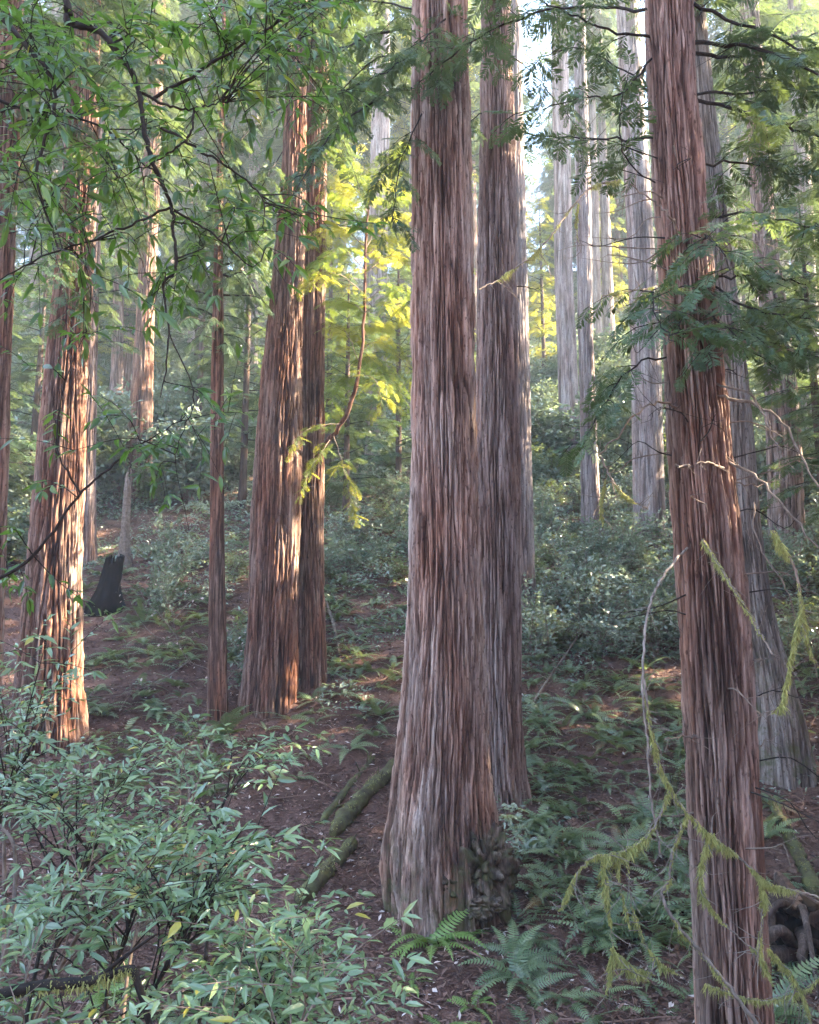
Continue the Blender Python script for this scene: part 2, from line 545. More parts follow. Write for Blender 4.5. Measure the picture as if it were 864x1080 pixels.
def crown_mesh(name, H, Rm, nl, step, size, seed, lod=2, leaf='redwood_leaf', shape='cone', keep=None, off=None):
    """limbs and sprays about the z axis from 0 to H"""
    rng = np.random.default_rng(seed)
    mb = MB()
    SPR = SPR1 if lod == 1 else SPR2 if lod == 2 else SPR3
    for k in range(nl):
        f = (k + rng.uniform()) / nl
        z = H * f
        prof = (1 - f) ** .7 * (.55 + .45 * min(1, f * 5)) if shape == 'cone' else math.sin(math.pi * (.12 + .8 * f)) ** .6
        L = max(.4, Rm * prof * rng.uniform(.55, 1.15))
        az = rng.uniform(0, 2 * math.pi)
        d = np.array([math.cos(az), math.sin(az), 0])
        bend = rng.normal(0, .18) * L
        sd = np.array([-d[1], d[0], 0])
        up = rng.uniform(-.05, .28)
        P = spline([np.array([0, 0, z]), d * L * .35 + [0, 0, z + up * L * .45], d * L * .7 + sd * bend * .5 + [0, 0, z + up * L * .45 - .04 * L],
                    d * L + sd * bend + [0, 0, z + up * L * .2 - .22 * L]], 9)
        tube(mb, P, [max(.012, L * .013), .004], 4, 0, .5)
        dress_limb(mb, P, SPR, step, size, 1, rng, .14, .3, keep=None if keep is None else (lambda q: keep(q + off)))
    return mb.build(name, [M['wood'], M[leaf]], link=False)


# ------------------------------------------------------------------ sun
SUN_AZ, SUN_EL = rad(80), rad(31)                 # azimuth from +Y towards +X
SUN = np.array([math.sin(SUN_AZ) * math.cos(SUN_EL), math.cos(SUN_AZ) * math.cos(SUN_EL), math.sin(SUN_EL)])

# ------------------------------------------------------------------ trunks


def trunk(name, trace, d, top, nth, nz, amp, k, fz, seed, mat, label, cat='tree', group=None, lobes=0.0, crown=None, base_y=None, fine=.4):
    """tapering redwood trunk that follows measured widths (photo y, left x, right x) at distance d"""
    rng = np.random.default_rng(seed)
    pts = []
    for y, xl, xr in trace:
        p = at((xl + xr) / 2, y, d)
        r = (xr - xl) / 2 / FPX * (p[1] * CP + p[2] * SP)
        pts.append((p[2], p[0], r))
    pts.sort()
    z0 = float(ground(pts[0][1], d))
    zs, xs, rs = map(np.array, zip(*pts))
    base = min(z0 - .7, zs[0] - .05)
    slope = (xs[-1] - xs[max(0, len(xs) - 3)]) / max(.5, zs[-1] - zs[max(0, len(xs) - 3)])
    lowslope = (xs[1] - xs[0]) / max(.3, zs[1] - zs[0])
    zs = np.concatenate([[base], zs, [top]])
    xs = np.concatenate([[xs[0] - np.clip(lowslope, -.1, .1) * (zs[1] - base)], xs, [xs[-1] + slope * (top - zs[-2]) * .6]])
    rs = np.concatenate([[rs[0] * (1.06 + .12 * (zs[1] - base > 1.2))], rs, [rs[-1] * .3]])
    # rings closer together low down, where the picture is
    zt = min(top, at(432, -40, d)[2])
    zz = np.concatenate([np.linspace(base, zt, nz), np.linspace(zt, top, 14)[1:]]) if top > zt + .5 else np.linspace(base, top, nz)
    sm = lambda v: np.convolve(np.pad(np.interp(zz, zs, v), 4, mode='edge'), np.ones(9) / 9, 'valid')
    cx, rr = sm(xs), sm(rs)
    cx = cx + .02 * rr * perlin(zz * .5, seed, 0)
    th = np.arange(nth) * 2 * math.pi / nth
    T, ZZ = np.meshgrid(th, zz)
    s1, s2 = seed * 3.71, seed * 1.37
    warp = .12 * perlin(np.cos(T) * 2 + s1, np.sin(T) * 2, ZZ * .35 + s2) + .042 * perlin(np.cos(T) * 9 + s1, np.sin(T) * 9, ZZ * 3)
    Tw = T + warp
    n1 = perlin(np.cos(Tw) * k + s1, np.sin(Tw) * k + s2, ZZ * fz + s1)
    n2 = perlin(np.cos(Tw) * k * 2.3 + s2, np.sin(Tw) * k * 2.3 + s1, ZZ * fz * 2.1 + s2)
    n3 = perlin(np.cos(T) * k * .45 + s2, np.sin(T) * k * .45 + s2, ZZ * fz * .5)
    plate = np.clip(np.abs(n1) * 5.5, 0, 1) ** .9
    plate2 = np.clip(np.abs(n2) * 4.0, 0, 1)
    n5 = perlin(np.cos(Tw) * k * 3.6 + s1, np.sin(Tw) * k * 3.6 + s2, ZZ * 4.5 + s1)
    lay = np.floor(2.2 * (perlin(np.cos(T) * k * .8, np.sin(T) * k * .8, ZZ * 1.1 + s2) + .5)) / 2.2
    disp = amp * (1.25 * plate + fine * plate2 + .9 * n3 + .42 * n5 + .50 * lay - 1.1)
    low = np.clip(1 - (ZZ - z0) / 2.2, 0, 1)
    if lobes:
        disp = disp + lobes * low ** 1.3 * (perlin(np.cos(T) * 1.9 + s1, np.sin(T) * 1.9, s2 + ZZ * .12) * 1.6) + lobes * .35 * low * fbm(np.cos(T) * 4, np.sin(T) * 4, ZZ * 1.6 + s1)
    rad_ = np.maximum(rr[:, None] + disp * np.clip(rr[:, None] / rr.max() + .35, 0, 1), rr[:, None] * .5)
    Vx = cx[:, None] + rad_ * np.cos(T)
    Vy = d + rad_ * np.sin(T)
    org = np.array([cx[np.argmin(abs(zz - z0))], d, z0])
    V = np.stack([Vx, Vy, ZZ], -1).reshape(-1, 3) - org
    tint = np.clip(.02 + .50 * plate + .24 * plate2 + .40 * n3 + .30 * n5 + .22 * lay, 0, 1).ravel()
    n = len(zz)
    i = np.arange(n - 1)[:, None] * nth
    j = np.arange(nth)[None]
    F = np.stack([i + j, i + (j + 1) % nth, i + nth + (j + 1) % nth, i + nth + j], -1).reshape(-1, 4)
    mb = MB()
    mb.add(V, F, 0, tint)
    root = empty(name, org, label, cat, group)
    mb.build('trunk', mat, root, smooth=True)
    root['_cx'] = 0.0
    del root['_cx']
    axis = lambda z: np.array([np.interp(z, zz, cx), d, z])
    if crown is not None:
        cz, me, sc = crown
        a = axis(cz) - org
        link_mesh('crown', me, root, a, rng.uniform(0, 6.28), sc)
    return root, axis, (lambda z: float(np.interp(z, zz, rr)))


# shared crowns
CR = [crown_mesh('redwood_crown', 18, 3.4, 95, .12, .62, 100 + q) for q in range(3)]
CF = [crown_mesh('far_redwood_crown', 22, 4.0, 120, .17, 1.0, 120 + q, lod=3) for q in range(3)]
CFY = [crown_mesh('far_redwood_crown', 22, 4.0, 120, .17, 1.0, 130 + q, lod=3, leaf='redwood_sunlit') for q in range(2)]
CYY = [crown_mesh('young_redwood_crown', 9, 2.3, 85, .085, .46, 150 + q, leaf='redwood_sunlit') for q in range(2)]
CY = [crown_mesh('young_redwood_crown', 9, 2.3, 75, .09, .46, 140 + q) for q in range(3)]

redwood_group = None
TREES = {}
TREES['main'] = trunk('redwood_tree', [(-40, 437, 489), (0, 437, 490), (100, 436, 493), (300, 437, 497), (500, 436, 501), (600, 434, 505), (700, 430, 508), (780, 423, 512),
                       (840, 413, 517), (885, 405, 524), (920, 402, 529), (950, 404, 531)], 10, 26, 440, 380, .058, 9.0, .60, 5, M['bark_main'],
                      'thickest furrowed redwood in the middle, with a burled mossy foot behind a bright fern', lobes=.20, crown=(11.5, CR[0], 1))
TREES['second'] = trunk('redwood_tree', [(-40, 511, 536), (40, 510, 537), (100, 509, 540), (300, 505, 543), (500, 503, 547), (650, 503, 548), (750, 505, 549), (820, 507, 551), (848, 505, 556)],
                        13, 29, 320, 320, .050, 8.0, .65, 17, M['bark'], 'tall brown redwood touching the right side of the thickest trunk', lobes=.14, crown=(13.5, CR[1], 1))
TREES['third'] = trunk('redwood_tree', [(-30, 533, 547), (50, 533, 549), (200, 527, 553), (330, 525, 556), (500, 524, 560), (600, 523, 563), (660, 520, 568)],
                       20.5, 36, 160, 160, .045, 8, .5, 23, M['bark_hazed'], 'pale redwood peeking out directly behind the brown redwood by the thickest trunk', crown=(25, CR[2], .9))
TREES['right'] = trunk('redwood_tree', [(-40, 683, 727), (0, 684, 728), (100, 688, 731), (200, 694, 740), (300, 700, 749), (400, 705, 758), (500, 710, 769), (600, 717, 780), (700, 722, 788), (800, 728, 794),
                        (900, 733, 799), (1000, 738, 805), (1080, 740, 810)], 7, 20, 320, 420, .034, 7.5, .95, 31, M['bark_right'],
                       'red-brown stringy redwood at right with many dead limbs and mossy branches before it', crown=(8.6, CR[0], .8), fine=.6)
TREES['right_back'] = trunk('redwood_tree', [(-20, 716, 738), (50, 722, 746), (200, 735, 762), (385, 757, 786), (480, 762, 795), (545, 768, 799), (640, 780, 812), (705, 788, 830), (760, 788, 845), (815, 786, 855)],
                            14, 26, 180, 230, .034, 7.5, .6, 41, M['bark_mossy'], 'leaning grey redwood with a mossy flared foot, right behind the red-brown stringy redwood', lobes=.08, crown=(12, CR[2], .8))
TREES['right_far'] = trunk('redwood_tree', [(0, 781, 798), (70, 786, 804), (190, 792, 812), (280, 797, 821), (350, 806, 832), (450, 810, 842), (520, 812, 845), (575, 812, 848)],
                           24.5, 38, 120, 130, .04, 5, .5, 43, M['bark'], 'brown redwood rising out of bluish shrubs near the right edge', crown=(15, CR[1], 1))
TREES['r10'] = trunk('redwood_tree', [(0, 651, 672), (222, 661, 686), (350, 666, 695), (500, 669, 699), (585, 670, 702)], 26.5, 50, 110, 130, .045, 5, .45, 47, M['bark_hazed'],
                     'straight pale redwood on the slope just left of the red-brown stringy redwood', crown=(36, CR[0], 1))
TREES['r11'] = trunk('redwood_tree', [(45, 606, 617), (222, 608, 623), (350, 611, 625), (480, 613, 630), (580, 614, 635)], 27, 52, 90, 120, .04, 5, .45, 53, M['bark_hazed'],
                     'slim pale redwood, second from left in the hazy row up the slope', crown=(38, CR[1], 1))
TREES['r12'] = trunk('redwood_tree', [(100, 583, 600), (150, 584, 601), (300, 586, 604), (400, 589, 609), (480, 590, 611)], 36, 60, 80, 90, .045, 5, .4, 59, M['bark_hazed'],
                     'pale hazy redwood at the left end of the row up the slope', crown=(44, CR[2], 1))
TREES['r13'] = trunk('redwood_tree', [(200, 622, 631), (370, 624, 635)], 55, 64, 60, 60, .03, 4, .4, 61, M['bark_hazed'],
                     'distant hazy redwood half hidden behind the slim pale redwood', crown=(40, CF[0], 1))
TREES['r14'] = trunk('redwood_tree', [(200, 633, 642), (385, 637, 650)], 57, 66, 60, 60, .03, 4, .4, 67, M['bark_hazed'],
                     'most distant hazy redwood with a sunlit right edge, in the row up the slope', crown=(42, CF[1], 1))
TREES['c14'] = trunk('redwood_tree', [(0, 394, 410), (100, 393, 411), (350, 387, 407), (505, 385, 408)], 35, 58, 90, 110, .045, 5, .45, 71, M['bark_hazed'],
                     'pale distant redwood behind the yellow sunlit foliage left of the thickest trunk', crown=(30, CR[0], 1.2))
TREES['c15'] = trunk('redwood_tree', [(300, 431, 441), (440, 428, 439), (515, 426, 441)], 37, 55, 60, 60, .03, 4, .45, 73, M['bark_hazed'],
                     'pale distant redwood mostly hidden behind the left edge of the thickest trunk', crown=(34, CR[1], 1))
TREES['left'] = trunk('redwood_tree', [(-40, 80, 104), (0, 78, 104), (120, 74, 102), (250, 64, 97), (400, 50, 90), (550, 36, 85), (650, 28, 83), (720, 20, 84), (785, 10, 88)],
                      15, 28, 300, 320, .056, 7.5, .65, 79, M['bark_red'], 'redwood at far left with pale sunlit bark down its right side', lobes=.07, crown=(12, CR[1], .9))
TREES['pairA'] = trunk('redwood_tree', [(0, 306, 323), (100, 303, 322), (200, 297, 321), (300, 288, 319), (400, 278, 317), (500, 270, 317), (600, 265, 314), (680, 261, 312), (745, 254, 312)],
                       16.5, 30, 280, 300, .056, 7.5, .65, 83, M['bark_red'], 'left and thicker trunk of the touching redwood pair, lit orange by the sun', lobes=.05, crown=(13, CR[2], .9))
TREES['pairB'] = trunk('redwood_tree', [(0, 327, 345), (100, 325, 345), (250, 319, 343), (400, 316, 341), (500, 314, 341), (600, 310, 340), (705, 306, 343)],
                       17.4, 30, 180, 240, .044, 7, .7, 89, M['bark_red'], 'right and slimmer red trunk of the touching redwood pair', lobes=.08, crown=(14, CR[0], .9))
TREES['thin'] = trunk('young_redwood_tree', [(200, 228, 236), (270, 226, 235), (400, 223, 236), (550, 222, 236), (740, 219, 240)], 16, 15, 70, 190, .012, 3.5, .8, 97, M['bark_red'],
                      'thin pole-like redwood standing alone left of the touching redwood pair', crown=(5.6, CY[0], (.6, .6, 1.1)))
TREES['edge'] = trunk('redwood_tree', [(-40, -8, 24), (0, -9, 22), (150, -13, 18), (300, -19, 12), (450, -26, 7), (700, -40, -2)], 12, 24, 120, 160, .035, 5, .6, 101, M['bark_red'],
                      'dark redwood cut off by the left edge of the picture', crown=(7.5, CR[0], .8))
TREES['b16'] = trunk('redwood_tree', [(120, 155, 170), (220, 150, 167), (330, 145, 162), (455, 136, 160)], 30, 46, 100, 110, .04, 5, .5, 103, M['bark_red'],
                     'brown redwood up the bank to the right of the sunlit far left redwood', crown=(14, CR[1], 1))
TREES['b17'] = trunk('redwood_tree', [(200, 95, 107), (330, 90, 103), (500, 86, 100), (560, 85, 101)], 24, 34, 80, 110, .03, 4.5, .6, 107, M['bark'],
                     'dark redwood close behind the right edge of the sunlit far left redwood', crown=(9, CR[2], .8))
TREES['b18'] = trunk('redwood_tree', [(200, 124, 133), (340, 119, 130), (440, 116, 129)], 38, 46, 60, 70, .03, 4, .5, 109, M['bark'],
                     'slim dark redwood on the bank between two brown redwoods at left', crown=(14, CF[2], .9))
TREES['b21'] = trunk('redwood_tree', [(200, 262, 274), (330, 258, 272), (420, 255, 272)], 48, 56, 60, 70, .04, 4, .5, 113, M['bark_hazed'],
                     'far pale redwood between the thin pole-like redwood and the touching pair', crown=(24, CF[0], 1))
TREES['b22'] = trunk('redwood_tree', [(100, 836, 850), (330, 846, 862), (430, 846, 866), (540, 848, 872)], 38, 50, 70, 80, .04, 4.5, .5, 127, M['bark_hazed'],
                     'pale hazy redwood cut off by the right edge of the picture', crown=(22, CF[1], 1))

# ------------------------------------------------------------------ the forest further up and to the sides
def simple_tree(name, x, y, H, r, me, cz, csc, label, cat, group, mat, rng, sharedtrunk={}):
    z = float(ground(x, y))
    key = mat.name
    if key not in sharedtrunk:
        mbt = MB()
        P = np.stack([.02 * np.sin(np.linspace(0, 5, 12)), .02 * np.cos(np.linspace(0, 4, 12)), np.linspace(-.02, 1, 12)], 1)
        tube(mbt, P * [1, 1, 30] + 0, np.array([1.45, 1.12, 1, .95, .9, .84, .76, .66, .55, .42, .26, .08]) * .45, 12, 0, .5, lump=.05)
        sharedtrunk[key] = mbt.build('trunk', mat, link=False, smooth=True)
    root = empty(name, (x, y, z), label, cat, group)
    link_mesh('trunk', sharedtrunk[key], root, (0, 0, 0), rng.uniform(0, 6.28), (r / .45, r / .45, H / 30))
    link_mesh('crown', me, root, (0, 0, cz), rng.uniform(0, 6.28), csc)
    return root


rng = np.random.default_rng(21)
placed = [(t[1](0)[0], t[1](0)[1]) for t in TREES.values()]
cnt = 0
for tries in range(4000):
    if cnt >= 125:
        break
    y = rng.uniform(38, 128)
    x = rng.uniform(-.68, .68) * y
    px = 432 + x / y * FPX / 1.0
    if (y < 60 and 560 < px < 660) or (y < 100 and (556 < px < 588 or 364 < px < 380)) or (y < 64 and 500 < px < 780 and rng.uniform() < .7):
        continue
    if min((x - a) ** 2 + (y - b) ** 2 for a, b in placed) < 3.6 ** 2:
        continue
    placed.append((x, y))
    cnt += 1
    cs = .12 if y > 66 else .36
    H = rng.uniform(24, 38) + (10 if y < 66 else 0)
    if y > 98 and 540 < px < 620:
        H = rng.uniform(16, 25)
    if x < -3:
        lab, grp = 'hazy conifer far up the wooded slope in the left part of the picture', 'far conifers on the left slope'
    elif x < 12:
        lab, grp = 'hazy conifer far up the slope seen between the middle trunks', 'far conifers between the middle trunks'
    else:
        lab, grp = 'hazy conifer far up the wooded slope in the right part of the picture', 'far conifers on the right slope'
    s_ = H / 30
    simple_tree('conifer_tree', x, y, H, rng.uniform(.3, .6), CFY[rng.integers(2)] if rng.uniform() < (.30 if x < 8 else .12) else CF[rng.integers(3)], H * cs, (s_ * 1.15, s_ * 1.15, H * (1 - cs) / 22), lab, 'tree', grp, M['bark_hazed'] if rng.uniform() < .6 else M['bark'], rng)

# young redwoods and firs of the mid-distance, each on its own spot (photo x, distance, height, crown start)
UND = [(30, 27, 11, 1.5), (110, 42, 14, 3), (200, 40, 13, 3.5), (205, 36, 15, 3), (255, 29, 13, 2), (60, 40, 15, 2), (345, 34, 13, 2), (365, 27, 9.5, 1.2), (420, 31, 11, 1.0),
       (-40, 24, 12, 1), (330, 46, 14, 2), (150, 48, 15, 2), (470, 38, 13, 2), (578, 52, 13, 1), (650, 60, 14, 2), (720, 44, 14, 2), (760, 36, 13, 3), (830, 30, 12, 4), (870, 22, 12, 4.2),
       (905, 17, 12, 3.5), (800, 48, 14, 2), (560, 66, 15, 1.5), (610, 75, 16, 2), (280, 56, 15, 2), (-20, 52, 15, 2), (880, 40, 14, 2)]
UND_NAMES = ['behind the sunlit far left redwood', 'on the bank at left', 'right of the bank redwood', 'uphill behind the thin pole-like redwood', 'between the pole-like redwood and the pair']
for q, (px, d, H, cz) in enumerate(UND):
    x = (px - 432) / FPX * d / CP
    side = 'left of the touching redwood pair' if px < 290 else 'between the redwood pair and the thickest trunk' if px < 440 else 'between the thickest trunk and the stringy redwood' if px < 690 else 'beyond the stringy redwood at right'
    simple_tree('young_conifer_tree', x, d, H, .07 + .005 * H, CYY[q % 2] if q in (1, 5, 6, 10, 12, 13, 14, 21) else CY[q % 3], cz, (1.45, 1.45, (H - cz) / 9), 'leafy young conifer on the slope ' + side, 'tree', 'young conifers ' + side, M['bark_dark'], rng)


# ------------------------------------------------------------------ unseen grove added at right to shade the floor, gaps cut along sun rays
LIT = []
for yy in range(236, 640, 9):
    LIT.append((at(74 - max(0, yy - 400) * .004 + 4 * math.sin(yy * .31), yy, 14.7), .26 if (yy // 40) % 4 else .05))
for yy in range(170, 500, 9):
    LIT.append((at(312 - max(0, yy - 300) * .02, yy, 16.2), .24 if (yy // 36) % 3 and yy < 420 else .04))
for px_, py_ in [(350, 300), (400, 260), (420, 300), (430, 350), (410, 400), (380, 240), (340, 330), (360, 500), (320, 470), (370, 360), (440, 400), (440, 280), (395, 330), (345, 260), (380, 540), (420, 225), (340, 480), (400, 430), (330, 290), (440, 240)]:
    LIT.append((at(px_, py_, 15.7), .50))
for yy in range(320, 470, 10):
    LIT.append((at(557, yy, 20.3), .30))
for px_, py_, d_ in [(780, 425, 6.4), (820, 450, 6.3), (762, 470, 6.9), (762, 440, 6.8), (640, 480, 6.2), (650, 500, 6.4), (600, 220, 6), (550, 285, 5.9), (765, 500, 6.8), (668, 440, 6.3), (690, 120, 7), (740, 135, 7), (640, 315, 6.5), (228, 430, 15.8), (212, 540, 15)]:
    LIT.append((at(px_, py_, d_), .22))
LP_, LR_ = np.array([l[0] for l in LIT]), np.array([l[1] for l in LIT])


def shaded(q):
    v = q[:, None] - LP_[None]
    t = v @ SUN
    dist = np.linalg.norm(v - t[..., None] * SUN, axis=2)
    return ~((dist < LR_[None] + .18) & (t > 0)).any(1)


rng = np.random.default_rng(33)
GX = []
for q in range(7):
    GX.append((3.0 + q * 3.3, 6.6))
GX.append((28, 7))
GX.append((34.5, 7))
for q in range(4):
    GX.append((5.0 + q * 3.7, 11.5))
for q, (y, off) in enumerate(GX):
    x = .56 * max(y, 4) + off + rng.uniform(-.5, .5)
    for step in range(12):
        if shaded(np.stack([np.full(80, x), np.full(80, y), float(ground(x, y)) + np.linspace(0, 20, 80)], 1)).mean() > .93:
            break
        y += .35
    z = float(ground(x, y))
    org = np.array([x, y, z + 1.2])
    H = 20
    me = crown_mesh('shade_redwood_crown', H, 3.7, 150, .13, .85, 700 + q, lod=2, shape='full', keep=shaded, off=org)
    root = empty('redwood_tree', (x, y, z), 'unseen dense redwood added outside the right edge to shade the forest floor', 'tree', 'added shade redwoods beyond the right edge')
    mbt = MB()
    tube(mbt, np.stack([np.zeros(12), np.zeros(12), np.linspace(-.6, H + 1, 12)], 1), np.linspace(.34, .04, 8), 14, 0, .5, lump=.05)
    mbt.build('trunk', M['bark'], root, smooth=True)
    link_mesh('crown', me, root, (0, 0, 1.2))

# ------------------------------------------------------------------ limbs of the named trees
def pxline(pts, d, n=None):
    """photo polyline -> smooth 3-D curve; each point (x, y) or (x, y, distance offset)"""
    W = [at(p[0], p[1], d + (p[2] if len(p) > 2 else 0)) for p in pts]
    return spline(W, n or max(5, 4 * len(W)))


def leafy(mb, P, mat, rng, sprays=None, size=.42, step=.09, sub=.26, sublen=.8, tint=None, start=.15, droop=.25):
    """secondary branchlets with sprays along a limb"""
    sprays = sprays or SPR1
    seg = np.linalg.norm(np.diff(P, axis=0), axis=1)
    cum = np.concatenate([[0], np.cumsum(seg)])
    L = cum[-1]
    sg = 1
    for s_ in np.arange(start * L, L, sub):
        s_ = min(L * .99, s_ + rng.uniform(-.3, .3) * sub)
        p = np.array([np.interp(s_, cum, P[:, c]) for c in range(3)])
        p2 = np.array([np.interp(min(L, s_ + .1), cum, P[:, c]) for c in range(3)])
        t = norm(p2 - p + 1e-6)
        side = norm(np.cross(t, [0, 0, 1])) * sg
        sg = -sg
        a = rng.uniform(rad(35), rad(75))
        D = t * math.cos(a) + side * math.sin(a) + np.array([0, 0, rng.normal(0, .15)])
        l2 = sublen * rng.uniform(.5, 1.15) * (1 - .45 * s_ / L)
        Q = spline([p, p + D * l2 * .5 + [0, 0, .02], p + D * l2 + [0, 0, -droop * l2]], 6)
        tube(mb, Q, [.006, .002], 3, 0, .5)
        dress_limb(mb, Q, sprays, step, size, mat, rng, .12, droop, tint)
    dress_limb(mb, P, sprays, step * 1.2, size, mat, rng, max(.35, start), droop, tint)


def limbs(tree, d, specs, seed, mat='wood', leaf='redwood_leaf', name='limb'):
    """specs: (points, r0, r1, leaf amount or 0)"""
    root = TREES[tree][0]
    org = np.array(root.location)
    rng = np.random.default_rng(seed)
    for sp in specs:
        pts, r0, r1, lf = sp[:4]
        kw = sp[4] if len(sp) > 4 else {}
        P = pxline(pts, d) - org
        P[1:-1] += rng.normal(0, .012, P[1:-1].shape)
        mb = MB()
        tube(mb, P, np.linspace(r0, r1, 6), 7, 0, .5, lump=.06, rng=rng)
        # short broken twigs
        for q in range(int(len(P) * kw.get('twigs', .35))):
            b = P[rng.integers(2, len(P))]
            v = norm(rng.normal(size=3)) * rng.uniform(.08, .45) * (1 if lf else .8)
            tube(mb, spline([b, b + v * .5 + rng.normal(0, .02, 3), b + v], 5), [r1 * .7, .0015], 3, 0, .5)
        o = mb.build(name, M[mat], root, smooth=True)
        if lf:
            fb = MB()
            leafy(fb, P, 1, rng, sub=.26 / lf, tint=kw.get('tint'), start=kw.get('start', .15), sublen=kw.get('sublen', .75),
                  size=kw.get('size', .34), sprays=kw.get('sprays'), step=kw.get('step', .085), droop=kw.get('droop', .25))
            fb.build('foliage', [M['wood'], M[kw.get('leaf', leaf)]], o)


limbs('right', 7, [
    ([(722, 0), (770, 20), (830, 45), (890, 62)], .020, .008, .7),
    ([(728, 45), (790, 48), (850, 72, -.3), (890, 92, -.5)], .022, .008, .5),
    ([(728, 56), (780, 60, .3), (830, 62, .6), (890, 72, 1)], .020, .008, .7),
    ([(733, 105), (790, 120), (850, 140), (900, 152)], .018, .008, .6),
    ([(733, 100), (790, 98, .4), (850, 92, 1), (890, 85, 1.4)], .014, .006, .8),
    ([(736, 175), (780, 172, .3), (830, 182, .6), (890, 180, 1)], .013, .005, 1.0),
    ([(742, 232), (790, 225, -.3), (840, 235, -.6), (890, 250, -.9)], .013, .005, 1.1),
    ([(748, 292), (785, 291), (815, 293), (850, 300)], .014, .006, .9),
    ([(748, 300), (790, 325, -.3), (840, 335, -.6), (890, 350, -.9)], .012, .005, 1.2),
    ([(750, 345), (790, 352, .5), (840, 372, .9), (890, 380, 1)], .012, .005, 1.1),
    ([(705, 300), (690, 310, -.6), (690, 335, -1.1), (712, 360, -1.5)], .010, .004, 1.2),
    ([(735, 255), (745, 250, -.5), (760, 262, -.9), (770, 285, -1.2)], .010, .004, 1.3),
    ([(738, 330), (750, 335, -.4), (772, 350, -.8), (790, 380, -1)], .010, .004, 1.2),
    ([(690, 12), (640, 8, .3), (570, 12, .8), (500, 42, 1.2), (440, 88, 1.6)], .018, .007, .75, {'start': .45}),
    ([(690, 40), (640, 32, -.2), (590, 12, -.5), (540, -20, -.8)], .014, .005, .35),
    ([(690, 60), (655, 98, -.2), (612, 105, -.3), (560, 116, -.5)], .012, .004, .35),
    ([(690, 145), (640, 147, .2), (590, 145, .5), (545, 138, .8)], .013, .004, .30),
    ([(690, 100), (650, 70, .3), (610, 50, .4), (570, 60, .5)], .010, .003, .4),
    ([(695, 195), (660, 165, -.3), (655, 120, -.5), (668, 60, -.6)], .008, .003, .3),
    ([(708, 375), (670, 385, -.3), (640, 420, -.5), (612, 470, -.6)], .010, .004, 1.5, {'start': .35, 'sublen': .5}),
], 301)
limbs('right', 7, [
    ([(716, 250, -.3), (705, 225, -.5), (690, 212, -.5), (665, 194, -.5)], .012, .006, 0),
    ([(757, 418, -.2), (790, 424, -.4), (822, 445, -.6), (845, 480, -.8), (880, 540, -1)], .015, .006, 0),
    ([(757, 405, -.2), (785, 412, -.6), (808, 440, -.8), (822, 480, -.9), (822, 505, -.9)], .012, .004, 0),
    ([(768, 487, -.2), (800, 505, -.5), (835, 545, -.7), (870, 590, -.8)], .014, .006, 0),
    ([(762, 495, -.2), (750, 488, -.5), (733, 490, -.7)], .012, .006, 0),
    ([(765, 505, -.1), (790, 512, -.1), (815, 508, 0)], .009, .004, 0),
    ([(795, 530, -.4), (800, 575, -.5), (830, 620, -.5), (842, 660, -.5)], .008, .003, 0),
    ([(737, 778, -.35), (720, 778, -.5), (700, 780, -.6)], .010, .004, 0),
    ([(715, 430, -.3), (690, 426, -.5), (668, 440, -.6), (645, 466, -.7), (632, 480, -.7)], .010, .005, 0),
    ([(712, 490, -.3), (728, 492, -.4), (716, 491, -.5)], .012, .006, 0),
    ([(790, 695, 0), (800, 696, -.3), (808, 693, -.4)], .009, .004, 0),
], 302, mat='dead', name='dead_limb')


# mossy hanging branches in front of the stringy redwood
def moss_on(mb, P, r, rng, amount, length=.10):
    """short hanging strands below a branch"""
    n = int(len(P) * amount * 1.5)
    idx = rng.uniform(0, len(P) - 1.001, n)
    i0 = idx.astype(int)
    p = P[i0] + (P[i0 + 1] - P[i0]) * (idx - i0)[:, None]
    clump = np.clip(1.7 * fbm(p[:, 0] * 3.5, p[:, 1] * 3.5, p[:, 2] * 3.5, 2) + .50, .05, 1.5) * np.clip((len(P) - 1 - idx) / len(P) * 4, .15, 1)
    a = rng.uniform(0, 2 * math.pi, n)
    off = np.stack([np.cos(a), np.sin(a), rng.uniform(-1, .8, n)], 1) * (r * rng.uniform(.5, 1.1, n) * np.clip(.3 + clump, .3, 1.1))[:, None]
    D = norm(np.stack([rng.normal(0, .35, n), rng.normal(0, .35, n), -np.ones(n)], 1))
    L = length * (.12 + .95 * rng.uniform(0, 1, n) ** 2.5) * clump
    A = frames(D, up=(.3, -.9, .1), roll=rng.uniform(0, 6.28, n)) * L[:, None, None]
    A[:, 1] *= (.0026 / np.maximum(L, .01))[:, None] * rng.uniform(.7, 1.6, n)[:, None] / 1
    A[:, 1] *= 1.0
    tpl = (np.array([(0, 1, 0), (0, -1, 0), (.6, -.6, .06), (1, 0, 0), (.6, .6, .06)], float), np.array([(0, 1, 2), (0, 2, 4), (4, 2, 3)]))
    mb.inst(tpl, A, p + off, rng.uniform(0, 1, n), 0)


